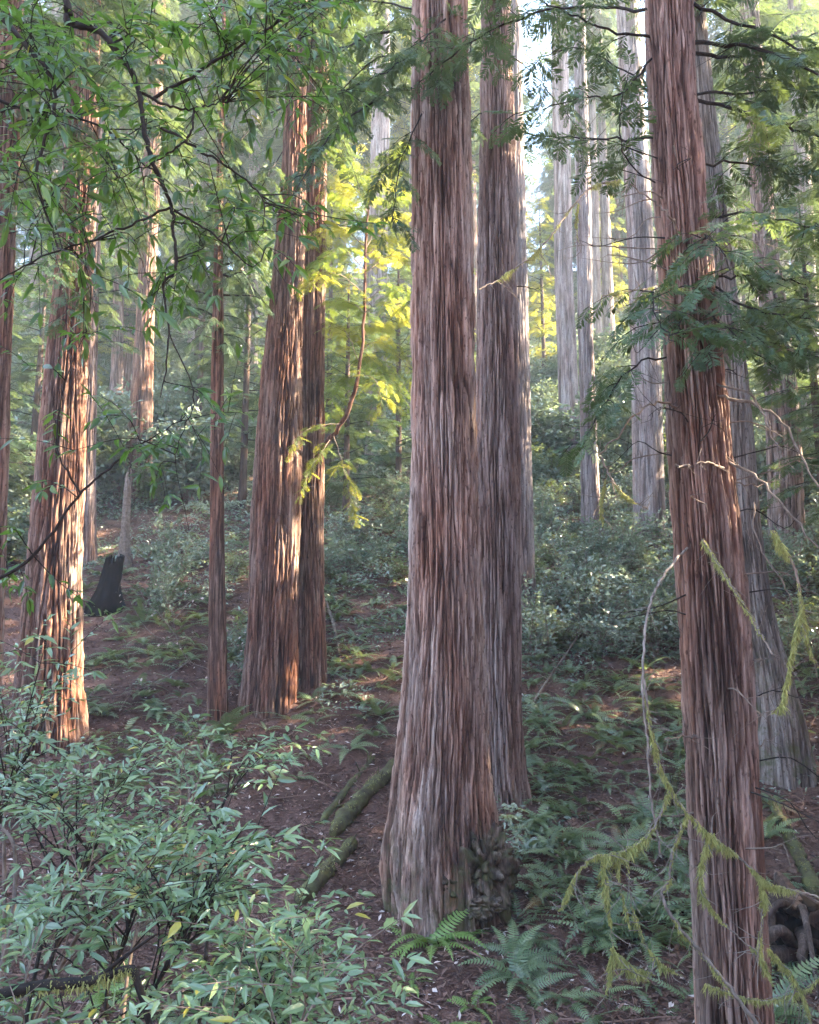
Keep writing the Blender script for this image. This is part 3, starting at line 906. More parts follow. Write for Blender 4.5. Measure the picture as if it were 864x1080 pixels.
def mossy(specs, seed, d):
    root = TREES['right'][0]
    org = np.array(root.location)
    rng = np.random.default_rng(seed)
    for pts, r0, r1, am, ln, mt in specs:
        P = pxline(pts, d, 10 * len(pts)) - org
        P[1:] += rng.normal(0, .004, P[1:].shape)
        mb = MB()
        tube(mb, P, np.linspace(r0, r1, 8) * .85, 7, 0, .5, lump=.10, rng=rng)
        for q in range(int(len(P) * .34)):
            b = P[rng.integers(4, len(P))]
            v = norm(rng.normal(size=3) + [0, 0, -.5]) * rng.uniform(.06, .3)
            tube(mb, spline([b, b + v * .5 + rng.normal(0, .02, 3), b + v], 5), [.004, .0015], 3, 0, .5)
        o = mb.build('mossy_branch' if am else 'dead_branch', M[mt], root, smooth=True)
        if am:
            m2 = MB()
            moss_on(m2, P, max(r0, .012), rng, am, ln)
            m2.build('moss', M['moss'], o)['kind'] = 'stuff'


mossy([
    ([(725, 578, 1.2), (703, 603, .8), (685, 640, .4), (678, 720, .1), (683, 790), (688, 850), (697, 900)], .013, .008, 0, 0, 'palewood'),
    ([(679, 715), (686, 765), (700, 820), (735, 868), (780, 905), (812, 932), (850, 942), (890, 955)], .010, .007, 85, .07, 'palewood'),
    ([(706, 833), (690, 872), (662, 897), (622, 906), (602, 935), (590, 962)], .010, .004, 55, .09, 'palewood'),
    ([(724, 862), (712, 890), (705, 930), (698, 945), (715, 975), (760, 1030), (800, 1082)], .009, .016, 75, .08, 'palewood'),
    ([(752, 880), (741, 905), (742, 945), (775, 985), (800, 1000), (804, 950)], .008, .004, 50, .08, 'palewood'),
    ([(803, 930), (806, 960), (801, 1000), (815, 1040)], .006, .003, 35, .10, 'palewood'),
    ([(636, 905), (641, 955), (646, 1000), (640, 1050)], .005, .002, 40, .11, 'palewood'),
    ([(645, 1000), (668, 1022), (690, 1026)], .005, .003, 60, .10, 'palewood'),
    ([(745, 1038), (800, 1055), (845, 1045), (880, 1020)], .005, .003, 30, .08, 'palewood'),
    ([(660, 895), (668, 960), (690, 1010), (720, 1030)], .004, .002, 18, .07, 'palewood'),
    ([(810, 1000), (835, 1030), (850, 1060), (858, 1090)], .005, .003, 25, .09, 'palewood'),
    ([(650, 905), (655, 940), (665, 980)], .004, .002, 20, .09, 'palewood'),
    ([(741, 569, 1.0), (762, 602, .7), (793, 652, .3), (815, 690, .1)], .012, .008, 60, .07, 'dead'),
    ([(815, 560), (838, 600), (846, 640), (855, 690), (880, 720)], .013, .008, 75, .10, 'dead'),
    ([(846, 640), (835, 690), (826, 740), (815, 752)], .006, .003, 55, .10, 'dead'),
    ([(632, 478, 1), (645, 505, .9), (662, 525, .8), (684, 537, .8)], .010, .005, 70, .09, 'dead'),
    ([(640, 500, 1), (634, 530, 1), (636, 560, 1)], .005, .002, 30, .09, 'dead'),
    ([(654, 190, 1), (625, 197, .8), (600, 222, .6), (570, 262, .4), (530, 292, .2), (505, 306)], .011, .005, 60, .09, 'dead'),
    ([(610, 215, .7), (608, 240, .7), (612, 265, .7)], .005, .002, 45, .10, 'dead'),
    ([(700, 300, 1.2), (680, 305, .9), (655, 308, .8), (636, 312, .7)], .008, .004, 45, .06, 'dead'),
], 303, 5.6)

# thin dead twigs all along the stringy redwood
rng = np.random.default_rng(305)
root, axis, rof = TREES['right']
org = np.array(root.location)
for k in range(46):
    z = rng.uniform(-1.8, 4.6) if k % 3 else rng.uniform(1.2, 4.6)
    az = rng.choice([rng.uniform(-.5, .35), rng.uniform(2.8, 3.7), rng.uniform(3.7, 5.6)])
    h = np.array([math.cos(az), math.sin(az), rng.uniform(-.35, .35)])
    p = axis(z) - org + np.array([math.cos(az), math.sin(az), 0]) * rof(z) * .92
    l = rng.uniform(.25, 1.1)
    Q = spline([p, p + h * l * .4 + rng.normal(0, .04, 3), p + h * l * .75 + rng.normal(0, .06, 3) - [0, 0, .05], p + h * l + rng.normal(0, .08, 3) - [0, 0, .12 * l]], 10)
    mb = MB()
    tube(mb, Q, [.0075, .002], 5, 0, .5, lump=.1, rng=rng)
    for q in range(rng.integers(1, 5)):
        w_ = Q[rng.integers(3, 10)]
        u_ = norm(norm(h) * .6 + rng.normal(0, .6, 3)) * rng.uniform(.1, .4)
        tube(mb, spline([w_, w_ + u_ * .5 + rng.normal(0, .02, 3), w_ + u_], 5), [.0035, .0012], 3, 0, .5)
    mb.build('dead_twig', M['dead'] if rng.uniform() < .6 else M['wood'], root, smooth=True)

limbs('main', 10, [
    ([(438, 92), (405, 100, -.8), (350, 140, -1.6), (310, 205, -2.2)], .016, .006, 1.2),
    ([(438, 30), (390, 38, -.9), (330, 62, -1.5), (275, 70, -2)], .016, .006, 1.2),
    ([(438, 65), (400, 60, .3), (350, 110, .5), (335, 180, .6)], .014, .006, 1.2),
    ([(438, 10), (380, 0, .8), (300, 20, 1.0), (230, 40, 1.2)], .014, .006, 1.1),
    ([(470, 20, -.4), (440, 50, -1), (400, 80, -1.4), (365, 95, -1.8)], .012, .005, 1.3),
    ([(445, 120, -.4), (420, 180, -.8), (415, 240, -1.0)], .010, .004, .8),
    ([(490, 15), (500, 40, -.5), (480, 75, -.9), (450, 95, -1.1)], .010, .004, 1.2),
], 311)
limbs('second', 13, [
    ([(540, 138), (560, 142, -.3), (590, 150, -.8), (625, 165, -1)], .016, .006, .5),
    ([(540, 60), (560, 75, .4), (590, 110, .9), (620, 150, 1.2)], .012, .004, .5),
    ([(538, 20), (570, 10, .5), (610, 25, 1), (640, 50, 1.2)], .012, .004, .7),
    ([(508, 120), (495, 130, -.3), (490, 160, -.5)], .010, .003, .4),
    ([(543, 302), (560, 303, -.2), (575, 310, -.3)], .010, .003, 0),
], 312)
limbs('left', 15, [
    ([(76, 60), (20, 70, -1), (-40, 110, -2)], .018, .006, 1.1),
    ([(100, 90), (150, 110, -1), (200, 160, -1.6), (230, 200, -2)], .018, .006, 1.2),
    ([(100, 20), (160, 30, -1.2), (230, 60, -2), (280, 110, -2.4)], .018, .006, 1.3),
    ([(95, 160), (140, 190, -1), (170, 240, -1.6)], .014, .005, 1.2),
    ([(70, 190), (30, 210, -.8), (-10, 260, -1.5)], .014, .005, 1.2),
    ([(90, 120), (120, 60, -2), (190, 90, -3), (250, 150, -3.4)], .014, .005, 1.2),
], 313)
limbs('pairA', 16.5, [
    ([(300, 60), (250, 80, -1), (200, 130, -1.8), (160, 190, -2.4)], .018, .006, 1.2),
    ([(300, 110), (260, 140, -.6), (230, 200, -1), (215, 260, -1.2)], .016, .006, 1.2),
    ([(322, 80), (350, 120, -1), (380, 200, -1.4)], .016, .006, 1.1),
    ([(298, 160), (275, 200, -1), (255, 260, -1.5)], .014, .005, 1.1),
    ([(322, 30), (360, 50, -1), (410, 110, -1.6)], .016, .006, 1.2),
], 314)
limbs('edge', 12, [
    ([(10, 20), (60, 40, -.5), (130, 90, -1), (180, 150, -1.4)], .018, .006, 1.3),
    ([(5, 90), (50, 120, .4), (110, 180, .8), (150, 250, 1)], .016, .006, 1.3),
    ([(0, 170), (30, 200, -.8), (60, 270, -1.4), (70, 340, -1.8)], .014, .005, 1.2),
    ([(10, -30), (110, -10, -.6), (210, 40, -1), (290, 90, -1.3)], .018, .006, 1.3),
], 317)
limbs('thin', 16, [
    ([(231, 215), (255, 235, -.5), (275, 280, -.9)], .010, .004, 1.3),
    ([(231, 225), (205, 250, -.4), (185, 300, -.8)], .010, .004, 1.3),
    ([(231, 270), (215, 290, .4), (195, 330, .8)], .008, .003, 1.2),
    ([(231, 260), (250, 290, .4), (262, 330, .6)], .008, .003, 1.2),
], 318)
# sunlit branch that rises out of the pair
limbs('pairB', 16.2, [
    ([(336, 476, .7), (352, 458, .3), (368, 430), (380, 392), (384, 330), (386, 262), (389, 215)], .060, .018, 0, {'twigs': .5}),
], 315, mat='bark_red', name='leaning_limb')
SPRY = [spray_lod2(15, w=.021) for _ in range(5)]
YEL = dict(leaf='redwood_sunlit', size=.30, sublen=.75, step=.075, sprays=SPRY)
limbs('pairB', 16.2, [
    ([(384, 330), (405, 318, -.5), (430, 330, -1), (440, 350, -1.2)], .010, .004, 1.5, YEL),
    ([(385, 290), (410, 270, .5), (430, 272, .8), (445, 285, 1)], .010, .004, 1.5, YEL),
    ([(384, 310), (360, 290, -.5), (340, 290, -1), (322, 305, -1.4)], .010, .004, 1.5, YEL),
    ([(386, 260), (360, 240, .3), (340, 245, .6), (320, 262, .8)], .010, .004, 1.4, YEL),
    ([(386, 262), (405, 232, .2), (425, 228, .6), (445, 240, .8)], .010, .004, 1.4, YEL),
    ([(382, 370), (400, 360, .8), (425, 380, 1.4), (440, 405, 1.8)], .010, .004, 1.5, YEL),
    ([(381, 385), (365, 350, .9), (350, 345, 1.5), (335, 355, 2)], .010, .004, 1.3, YEL),
    ([(380, 395), (395, 400, -.5), (402, 420, -.9), (400, 435, -1)], .008, .003, .8, YEL),
    ([(388, 225), (380, 205, .2), (365, 195, .4), (350, 200, .6)], .008, .003, 1.4, YEL),
    ([(389, 215), (400, 195, -.2), (415, 190, -.4)], .008, .003, 1.4, YEL),
    ([(384, 340), (395, 345, 1.8), (415, 340, 2.8), (440, 330, 3.4)], .010, .004, 1.4, YEL),
    ([(385, 280), (390, 255, 1.8), (420, 250, 2.8), (445, 255, 3.4)], .010, .004, 1.4, YEL),
    ([(360, 447, .1), (330, 450, -.5), (312, 465, -.8), (308, 480, -.9)], .008, .003, .8, {**YEL, 'sublen': .45}),
    ([(348, 464, .2), (338, 480, -.7), (325, 500, -.9), (318, 525, -1)], .008, .003, .7, {**YEL, 'sublen': .4}),
    ([(352, 460, .2), (362, 490, -.4), (368, 520, -.7), (378, 555, -.8)], .008, .003, .7, {**YEL, 'sublen': .4}),
], 316, leaf='redwood_sunlit', mat='dead')
YGR = {**YEL, 'leaf': 'redwood_mid'}
limbs('pairB', 16.2, [
    ([(384, 330), (365, 318, 1), (345, 325, 1.8), (325, 345, 2.4)], .008, .003, 1.5, YGR),
    ([(386, 262), (375, 225, 1.2), (355, 205, 2), (335, 205, 2.6)], .008, .003, 1.5, YGR),
    ([(389, 215), (400, 180, 1), (415, 160, 1.8), (435, 155, 2.4)], .008, .003, 1.5, YGR),
    ([(388, 225), (370, 180, .8), (350, 160, 1.4), (330, 160, 2)], .008, .003, 1.5, YGR),
    ([(382, 370), (400, 385, 2), (420, 410, 3), (435, 440, 3.6)], .008, .003, 1.5, YGR),
    ([(380, 395), (365, 400, 1.6), (352, 420, 2.4), (350, 445, 3)], .008, .003, 1.3, YGR),
    ([(384, 320), (410, 300, -.8), (428, 305, -1.3), (438, 320, -1.6)], .008, .003, 1.4, YGR),
    ([(386, 262), (410, 215, 2), (430, 205, 3), (445, 215, 3.6)], .008, .003, 1.4, YGR),
    ([(385, 285), (365, 265, -.9), (345, 270, -1.4), (330, 285, -1.7)], .008, .003, 1.4, YGR),
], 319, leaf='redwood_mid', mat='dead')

# ------------------------------------------------------------------ ferns


def frond(mb, base, az, L, e0, e1, rng, mat=0, tint=.5, npin=20):
    """one arching frond: rachis bending from elevation e0 to e1, pinnae both sides"""
    n = npin
    t = np.linspace(0, 1, n + 1)
    el = e0 + (e1 - e0) * t ** .8
    h = np.array([math.cos(az), math.sin(az), 0])
    st = L / n
    P = [np.array(base, float)]
    for e in el[:-1]:
        P.append(P[-1] + st * (h * math.cos(e) + np.array([0, 0, math.sin(e)])))
    P = np.array(P)
    T = norm(np.gradient(P, axis=0))
    S = np.array([-h[1], h[0], 0])
    tw = rng.normal(0, .25)
    k = np.arange(2, n + 1)
    prof = np.sin(math.pi * (.10 + .86 * t[k]) ** .75)
    pl = .135 * L * np.clip(prof, .08, 1)
    for sg in (1, -1):
        U = np.cross(T[k], S)
        D = norm(S * sg + T[k] * .35 + U * (tw * sg) + np.array([0, 0, -.18]) + rng.normal(0, .05, (len(k), 3)))
        wv = T[k] * (st * .40)
        A, B, C, E = P[k] - wv * .8, P[k] + wv, P[k] + D * pl[:, None] + wv * .5, P[k] + D * pl[:, None] * .55 - wv * .9
        V = np.stack([A, B, C, E], 1).reshape(-1, 3)
        F = np.arange(len(k))[:, None] * 4 + np.array([[0, 1, 2, 3]])
        mb.add(V, F, mat, tint)
    rw = .004
    V = np.concatenate([P + S * rw, P - S * rw])
    m = len(P)
    F = np.stack([np.arange(m - 1), np.arange(1, m), np.arange(m + 1, 2 * m), np.arange(m, 2 * m - 1)], 1)
    mb.add(V, F, mat, .9)


def fern_mesh(seed, mat, L=.72, nf=13, up=66):
    rng = np.random.default_rng(seed)
    mb = MB()
    for k in range(nf):
        az = 2 * math.pi * k / nf + rng.normal(0, .25)
        old = rng.uniform() < .14
        frond(mb, (rng.normal(0, .02), rng.normal(0, .02), -.02), az, L * rng.uniform(.6, 1.15), rad(rng.uniform(up - 28, up + 14) - (30 if old else 0)),
              rad(rng.uniform(-58, -5)), rng, 0, 1.0 if old and rng.uniform() < .6 else rng.uniform(0, .85))
    return mb.build('sword_fern', M[mat], link=False)


FERN = [fern_mesh(400 + q, 'fern', L, nf, up) for q, (L, nf, up) in enumerate([(.62, 11, 60), (.75, 14, 66), (.52, 9, 52), (.68, 12, 45), (.80, 15, 62), (.58, 7, 40)])]
FRESH = [fern_mesh(420 + q, 'fern_fresh', L, nf, 62) for q, (L, nf) in enumerate([(.62, 15), (.5, 10), (.45, 8)])]
trunk_at = [(np.array([t[1](float(ground(0, t[0].location[1])))[0], t[0].location[1]]), t[2](t[0].location[2] + .3)) for t in TREES.values()]


def clear(p, m=.2):
    return all(math.hypot(p[0] - c[0], p[1] - c[1]) > r + m for c, r in trunk_at)


def scatter(zones, meshes, name, cat, rng, smin, smax, sink=.03, mind=.0, tilt=.2, avoid=.12):
    pts = []
    for (xa, xb, ya, yb, n, lab, grp) in zones:
        got = 0
        for tries in range(n * 30):
            if got >= n:
                break
            p = hit(rng.uniform(xa, xb), rng.uniform(ya, yb))
            if p is None or not clear(p, avoid):
                continue
            if pts and min((p[0] - q[0]) ** 2 + (p[1] - q[1]) ** 2 for q in pts) < mind ** 2:
                continue
            pts.append(p)
            got += 1
            s_ = rng.uniform(smin, smax)
            o = link_mesh(name, meshes[rng.integers(len(meshes))], None, (p[0], p[1], p[2] - sink), rng.uniform(0, 6.28), (s_, s_, s_ * rng.uniform(.8, 1.15)))
            o.rotation_euler = (rng.normal(0, tilt) , rng.normal(0, tilt), rng.uniform(0, 6.28))
            tag(o, lab, cat, grp)
    return pts


rng = np.random.default_rng(77)
scatter([
    (548, 735, 690, 830, 60, 'sword fern on the upper litter slope between the brown and stringy redwoods', 'ferns high on the slope right of the middle'),
    (535, 742, 830, 1090, 46, 'sword fern low on the litter slope left of the stringy redwood', 'ferns low on the slope left of the stringy redwood'),
    (325, 430, 570, 700, 34, 'sword fern on the bank right behind the redwood pair', 'ferns on the bank behind the redwood pair'),
    (325, 425, 700, 795, 20, 'sword fern on the litter left of the thickest trunk', 'ferns left of the thickest trunk'),
    (800, 900, 690, 840, 12, 'sword fern around the mossy foot of the leaning grey redwood', 'ferns by the leaning grey redwood'),
    (806, 900, 840, 1090, 12, 'sword fern right of the stringy redwood foot in the lower corner', 'ferns in the lower right corner'),
    (85, 265, 575, 840, 48, 'sword fern on the brown litter below the burnt stump', 'ferns below the burnt stump'),
    (555, 740, 560, 690, 40, 'sword fern among the bluish shrubs up the slope', 'ferns among the bluish shrubs'),
    (-60, 330, 860, 1090, 14, 'sword fern under the glossy laurel saplings', 'ferns under the laurel saplings'),
], FERN, 'sword_fern', 'fern', rng, .6, 1.15, mind=.34, tilt=.22, avoid=.32)
for (px, py, k, s_, m, lab) in [
    (455, 1000, 0, 1.3, FRESH, 'bright fresh fern at the foot of the thickest trunk'),
    (432, 1040, 1, .8, FRESH, 'small yellow-green fern just below the bright fresh fern'),
    (232, 785, 1, 1.0, FERN, 'broad drooping fern on bare litter left below the redwood pair'),
    (545, 1040, 4, .85, FERN, 'large sword fern at the bottom edge right of the bright fresh fern'),
    (500, 1062, 1, .9, FRESH, 'light green fern at the bottom edge in the middle'),
    (470, 1090, 2, 1.0, FRESH, 'lowest light green fern at the bottom edge, below the bright fresh fern'),
    (110, 1060, 0, .9, FRESH, 'light green fern beneath the mossy branch in the lower left corner'),
    (30, 1070, 1, 1.1, FRESH, 'light green fern in the lower left corner'),
    (560, 870, 3, .9, FERN, 'fern close to the right foot of the brown redwood'),
    (835, 990, 4, 1.0, FERN, 'fern hanging over the dark root hollow at lower right'),
]:
    p = hit(px, py)
    o = link_mesh('sword_fern', m[k % len(m)], None, p - [0, 0, .02], rng.uniform(0, 6.28), s_)
    tag(o, lab, 'fern')

# ------------------------------------------------------------------ hillside shrubs


def shrub_mesh(seed, H, W, stems, twigs, lpt, leaf, mat='shrub_leaf', up=.35):
    mat = 'shrub_leaf_warm' if seed % 4 == 2 else mat
    rng = np.random.default_rng(seed)
    mb = MB()
    for s_ in range(stems):
        az = rng.uniform(0, 6.28)
        r = W * math.sqrt(rng.uniform(.02, 1)) * .7
        top = np.array([math.cos(az) * r, math.sin(az) * r, H * rng.uniform(.55, 1)])
        P = spline([np.array([rng.normal(0, .05), rng.normal(0, .05), -.1]), top * [.3, .3, .5] + rng.normal(0, .05, 3), top], 8)
        tube(mb, P, [.013, .003], 4, 0, .5)
        for k in range(twigs):
            b = P[rng.integers(2, 8)]
            a2 = rng.uniform(0, 6.28)
            D = norm(np.array([math.cos(a2), math.sin(a2), rng.uniform(-.2, .7)]))
            L = rng.uniform(.2, .5) * W
            Q = spline([b, b + D * L * .5 + [0, 0, .03], b + D * L], 5)
            tube(mb, Q, [.004, .0015], 3, 0, .5)
            n = lpt
            f = rng.uniform(.2, 1.03, n)
            pos = b + (Q[-1] - b) * f[:, None]
            LD = norm(norm(D) * .6 + rng.normal(0, .65, (n, 3)) * [1, 1, .5] + [0, 0, -.05])
            A = frames(LD, up=norm(np.array([rng.normal(0, .2), rng.normal(0, .2) - up, 1])), roll=rng.normal(0, .5, n)) * (leaf * rng.uniform(.6, 1.25, n))[:, None, None]
            mb.inst(SMALL, A, pos, np.clip(rng.uniform(0, .85) * .5 + rng.uniform(0, .42, n), 0, 1), 1)
    return mb.build('leafy_shrub', [M['dead'], M[mat]], link=False)


SHR = [shrub_mesh(500 + q, H, W, st, tw, lp, lf) for q, (H, W, st, tw, lp, lf) in enumerate([
    (1.1, .85, 11, 9, 8, .105), (1.5, 1.0, 12, 9, 8, .115), (.8, .95, 12, 8, 8, .10), (1.8, .9, 10, 10, 8, .125), (1.2, 1.2, 13, 9, 8, .11)])]
BIG = [shrub_mesh(520 + q, H, W, st, tw, lp, lf) for q, (H, W, st, tw, lp, lf) in enumerate([(2.4, 1.6, 22, 14, 9, .21), (3.2, 1.7, 24, 14, 9, .24), (1.8, 1.9, 24, 12, 9, .20)])]
rng = np.random.default_rng(88)
scatter([
    (556, 735, 530, 700, 78, 'bluish-green leafy shrub on the slope between the brown and stringy redwoods', 'bluish shrubs on the middle slope'),
    (786, 900, 540, 720, 32, 'glossy bluish shrub crowding the slope right of the stringy redwood', 'bluish shrubs at the right edge'),
    (330, 432, 500, 620, 22, 'low green shrub on the bank behind the redwood pair', 'shrubs behind the redwood pair'),
    (160, 250, 590, 700, 9, 'small leafy shrub on the brown bank between the far left redwood and the redwood pair', 'small shrubs on the brown bank'),
    (255, 330, 680, 735, 6, 'small leafy shrub at the foot of the redwood pair', 'shrubs at the foot of the redwood pair'),
    (690, 740, 600, 700, 8, 'leafy shrub close behind the stringy redwood', 'shrubs behind the stringy redwood'),
], SHR, 'leafy_shrub', 'shrub', rng, .7, 1.15, mind=.45, tilt=.15)
scatter([
    (85, 265, 400, 535, 46, 'dark green shrub on the shaded bank at left', 'shrubs on the shaded left bank'),
    (-60, 60, 430, 640, 14, 'dark green shrub at the left edge behind the far left redwood', 'shrubs behind the far left redwood'),
    (330, 432, 380, 505, 18, 'tall green shrub up the slope under the yellow sunlit foliage', 'shrubs under the yellow foliage'),
    (545, 740, 380, 525, 40, 'dense hazy shrub on the upper slope below the row of pale redwoods', 'shrubs on the upper slope below the pale redwoods'),
    (770, 900, 400, 545, 22, 'hazy shrub on the upper slope at right', 'shrubs on the upper right slope'),
], BIG, 'leafy_shrub', 'shrub', rng, .7, 1.25, mind=.9, tilt=.15)

# the many smaller ferns further up, past what one could count
rng = np.random.default_rng(91)
mb = MB()
got = 0
while got < 500:
    z_ = [(548, 735, 560, 760), (545, 740, 760, 1000), (325, 432, 540, 720), (780, 880, 560, 760), (90, 260, 560, 700), (85, 330, 640, 840)][rng.integers(0, 6)]
    p = hit(rng.uniform(z_[0], z_[1]), rng.uniform(z_[2], z_[3]))
    if p is None or not clear(p, .1):
        continue
    got += 1
    s_ = rng.uniform(.35, .7)
    nf = rng.integers(4, 9)
    for k in range(nf):
        frond(mb, p, 2 * math.pi * k / nf + rng.normal(0, .4), s_ * rng.uniform(.6, 1.2), rad(rng.uniform(20, 75)), rad(rng.uniform(-50, 0)), rng, 0, rng.uniform(0, .9), npin=13)
tag(mb.build('fern_cover', M['fern']), kind='stuff', label='small ferns carpeting the slope among the shrubs')

# ------------------------------------------------------------------ cover nobody could count
rng = np.random.default_rng(99)


def ground_pts(n, y0, y1, half=.62, power=1.0):
    y = y0 + (y1 - y0) * rng.uniform(0, 1, n) ** power
    x = rng.uniform(-1, 1, n) * (half * y + 1)
    return np.stack([x, y, ground(x, y)], 1)


mb = MB()
P = ground_pts(520000, 11, 95, power=1.35)
dens = fbm(P[:, 0] / 2.6, P[:, 1] / 2.6, 2.2, 3) + .95 * np.clip((P[:, 1] - 15) / 14, 0, 1) - .74 + .36 * (P[:, 0] > .6) + .18 * ((P[:, 0] > -2.6) & (P[:, 0] < .6))
P = P[dens + rng.normal(0, .12, len(P)) > 0]
n = len(P)
mound = np.clip(.25 + 1.6 * perlin(P[:, 0] / 2.2, P[:, 1] / 2.2, 9.1) + .9 * perlin(P[:, 0] / .9, P[:, 1] / .9, 5.1), .06, 2)
hgt = (mound * np.clip(P[:, 1] / 32, .35, 1.7) * (1 - .5 * rng.uniform(0, 1, n) ** 3))
D = norm(rng.normal(size=(n, 3)) * [1, 1, .5])
A = frames(D, up=(0, -.4, 1), roll=rng.normal(0, .5, n)) * (rng.uniform(.07, .19, n) * np.clip(P[:, 1] / 26, .75, 2.8))[:, None, None]
DIA = (np.array([(0, 0, 0), (.5, .22, .08), (1, 0, -.05), (.5, -.22, .08)], float), np.array([(0, 1, 2), (0, 2, 3)]))
tn = np.clip(.45 + .5 * perlin(P[:, 0] / 1.4, P[:, 1] / 1.4, 4.4) + rng.normal(0, .2, n), 0, 1)
mb.inst(DIA, A, P + np.stack([0 * hgt, 0 * hgt, hgt], 1), tn, 0)
tag(mb.build('undergrowth', M['shrub_leaf']), kind='stuff', label='leafy ground cover over the upper hillside')

mb = MB()
P = ground_pts(130000, 5.2, 28, power=1.25)
n = len(P)
D = norm(rng.normal(size=(n, 3)) * [1, 1, .35])
L = rng.uniform(.03, .125, n)
A = frames(D, roll=rng.normal(0, .6, n)) * L[:, None, None]
A[:, 1] *= rng.uniform(.35, 1.1, n)[:, None]
mb.inst(DIA, A, P + [0, 0, .012], np.where(rng.uniform(0, 1, n) < .06, 1.0, rng.uniform(0, .85, n)), 0)
K = ground_pts(11000, 5.2, 28, power=1.25)
KA = frames(norm(rng.normal(size=(len(K), 3)) * [1, 1, .12]), roll=rng.normal(0, .25, len(K))) * rng.uniform(.10, .30, len(K))[:, None, None]
for k in range(3):
    q_ = np.arange(len(K)) % 3 == k
    mb.inst(SPR3[k], KA[q_], K[q_] + [0, 0, .02], rng.uniform(.1, .8, q_.sum()), 0)
S = ground_pts(2200, 5.2, 26, power=1.1)
for p in S:
    a = rng.uniform(0, 6.28)
    l = rng.uniform(.12, .55)
    v = np.array([math.cos(a), math.sin(a), 0]) * l
    q = p + v
    q[2] = float(ground(q[0], q[1]))
    m_ = (p + q) / 2 + [rng.normal(0, .03), rng.normal(0, .03), rng.uniform(0, .05)]
    tube(mb, spline([p + [0, 0, .01], m_, q + [0, 0, .01]], 5), [.006, .003], 3, 0, rng.uniform(.2, .9))
for p in ground_pts(330, 5.5, 30, power=1.1):
    a = rng.uniform(0, 6.28)
    l = rng.uniform(.4, 1.3)
    v = np.array([math.cos(a), math.sin(a), 0]) * l
    Q = spline([p, p + v * .5 + rng.normal(0, .06, 3), p + v], 8)
    Q[:, 2] = ground(Q[:, 0], Q[:, 1]) + np.linspace(.01, rng.uniform(.01, .16), 8)
    tube(mb, Q, [rng.uniform(.008, .02), .004], 5, 0, rng.uniform(.1, .85), lump=.1, rng=rng)
    for k in range(3):
        w_ = Q[rng.integers(2, 7)]
        u_ = norm(rng.normal(size=3) + [0, 0, .6]) * rng.uniform(.08, .3)
        tube(mb, spline([w_, w_ + u_], 3), [.004, .002], 3, 0, .6)
tag(mb.build('leaf_litter', M['litter']), kind='stuff', label='dead needles, pale leaves and twigs over the forest floor')

# ------------------------------------------------------------------ bay laurel saplings in front


def sprig(mb, P, rng, leaf, mat=1, n=9, span=.55, side=True, up=(0, -.25, 1), droop=.1):
    """alternate laurel leaves along the end of a twig"""
    seg = np.linalg.norm(np.diff(P, axis=0), axis=1)
    cum = np.concatenate([[0], np.cumsum(seg)])
    L = cum[-1]
    f = np.concatenate([np.linspace(1 - span, .97, n - 2), [.99, 1.0]]) * L
    pos = np.stack([np.interp(f, cum, P[:, c]) for c in range(3)], 1)
    t = norm(np.stack([np.interp(f, cum, np.gradient(P[:, c])) for c in range(3)], 1))
    sd = norm(np.cross(t, up))
    sg = np.where(np.arange(n) % 2, 1, -1)[:, None]
    a = np.concatenate([rng.uniform(rad(35), rad(70), n - 2), rng.uniform(0, .4, 2)])[:, None]
    D = norm(t * np.cos(a) + sd * sg * np.sin(a) + rng.normal(0, .22, (n, 3)) + np.array([0, 0, -droop]))
    sz = leaf * rng.uniform(.45, 1.25, n)
    A = frames(D, up=up, roll=rng.normal(0, .45, n)) * sz[:, None, None]
    A[:, 1] *= rng.uniform(.65, 1.1, n)[:, None]
    A[:, 2] *= rng.uniform(.4, 1.8, n)[:, None]
    tn = np.clip(rng.uniform(.05, .7) + rng.normal(0, .24, n), 0, .87)
    tn[rng.uniform(0, 1, n) < .014] = 1
    mb.inst(BAY, A, pos, tn, mat)


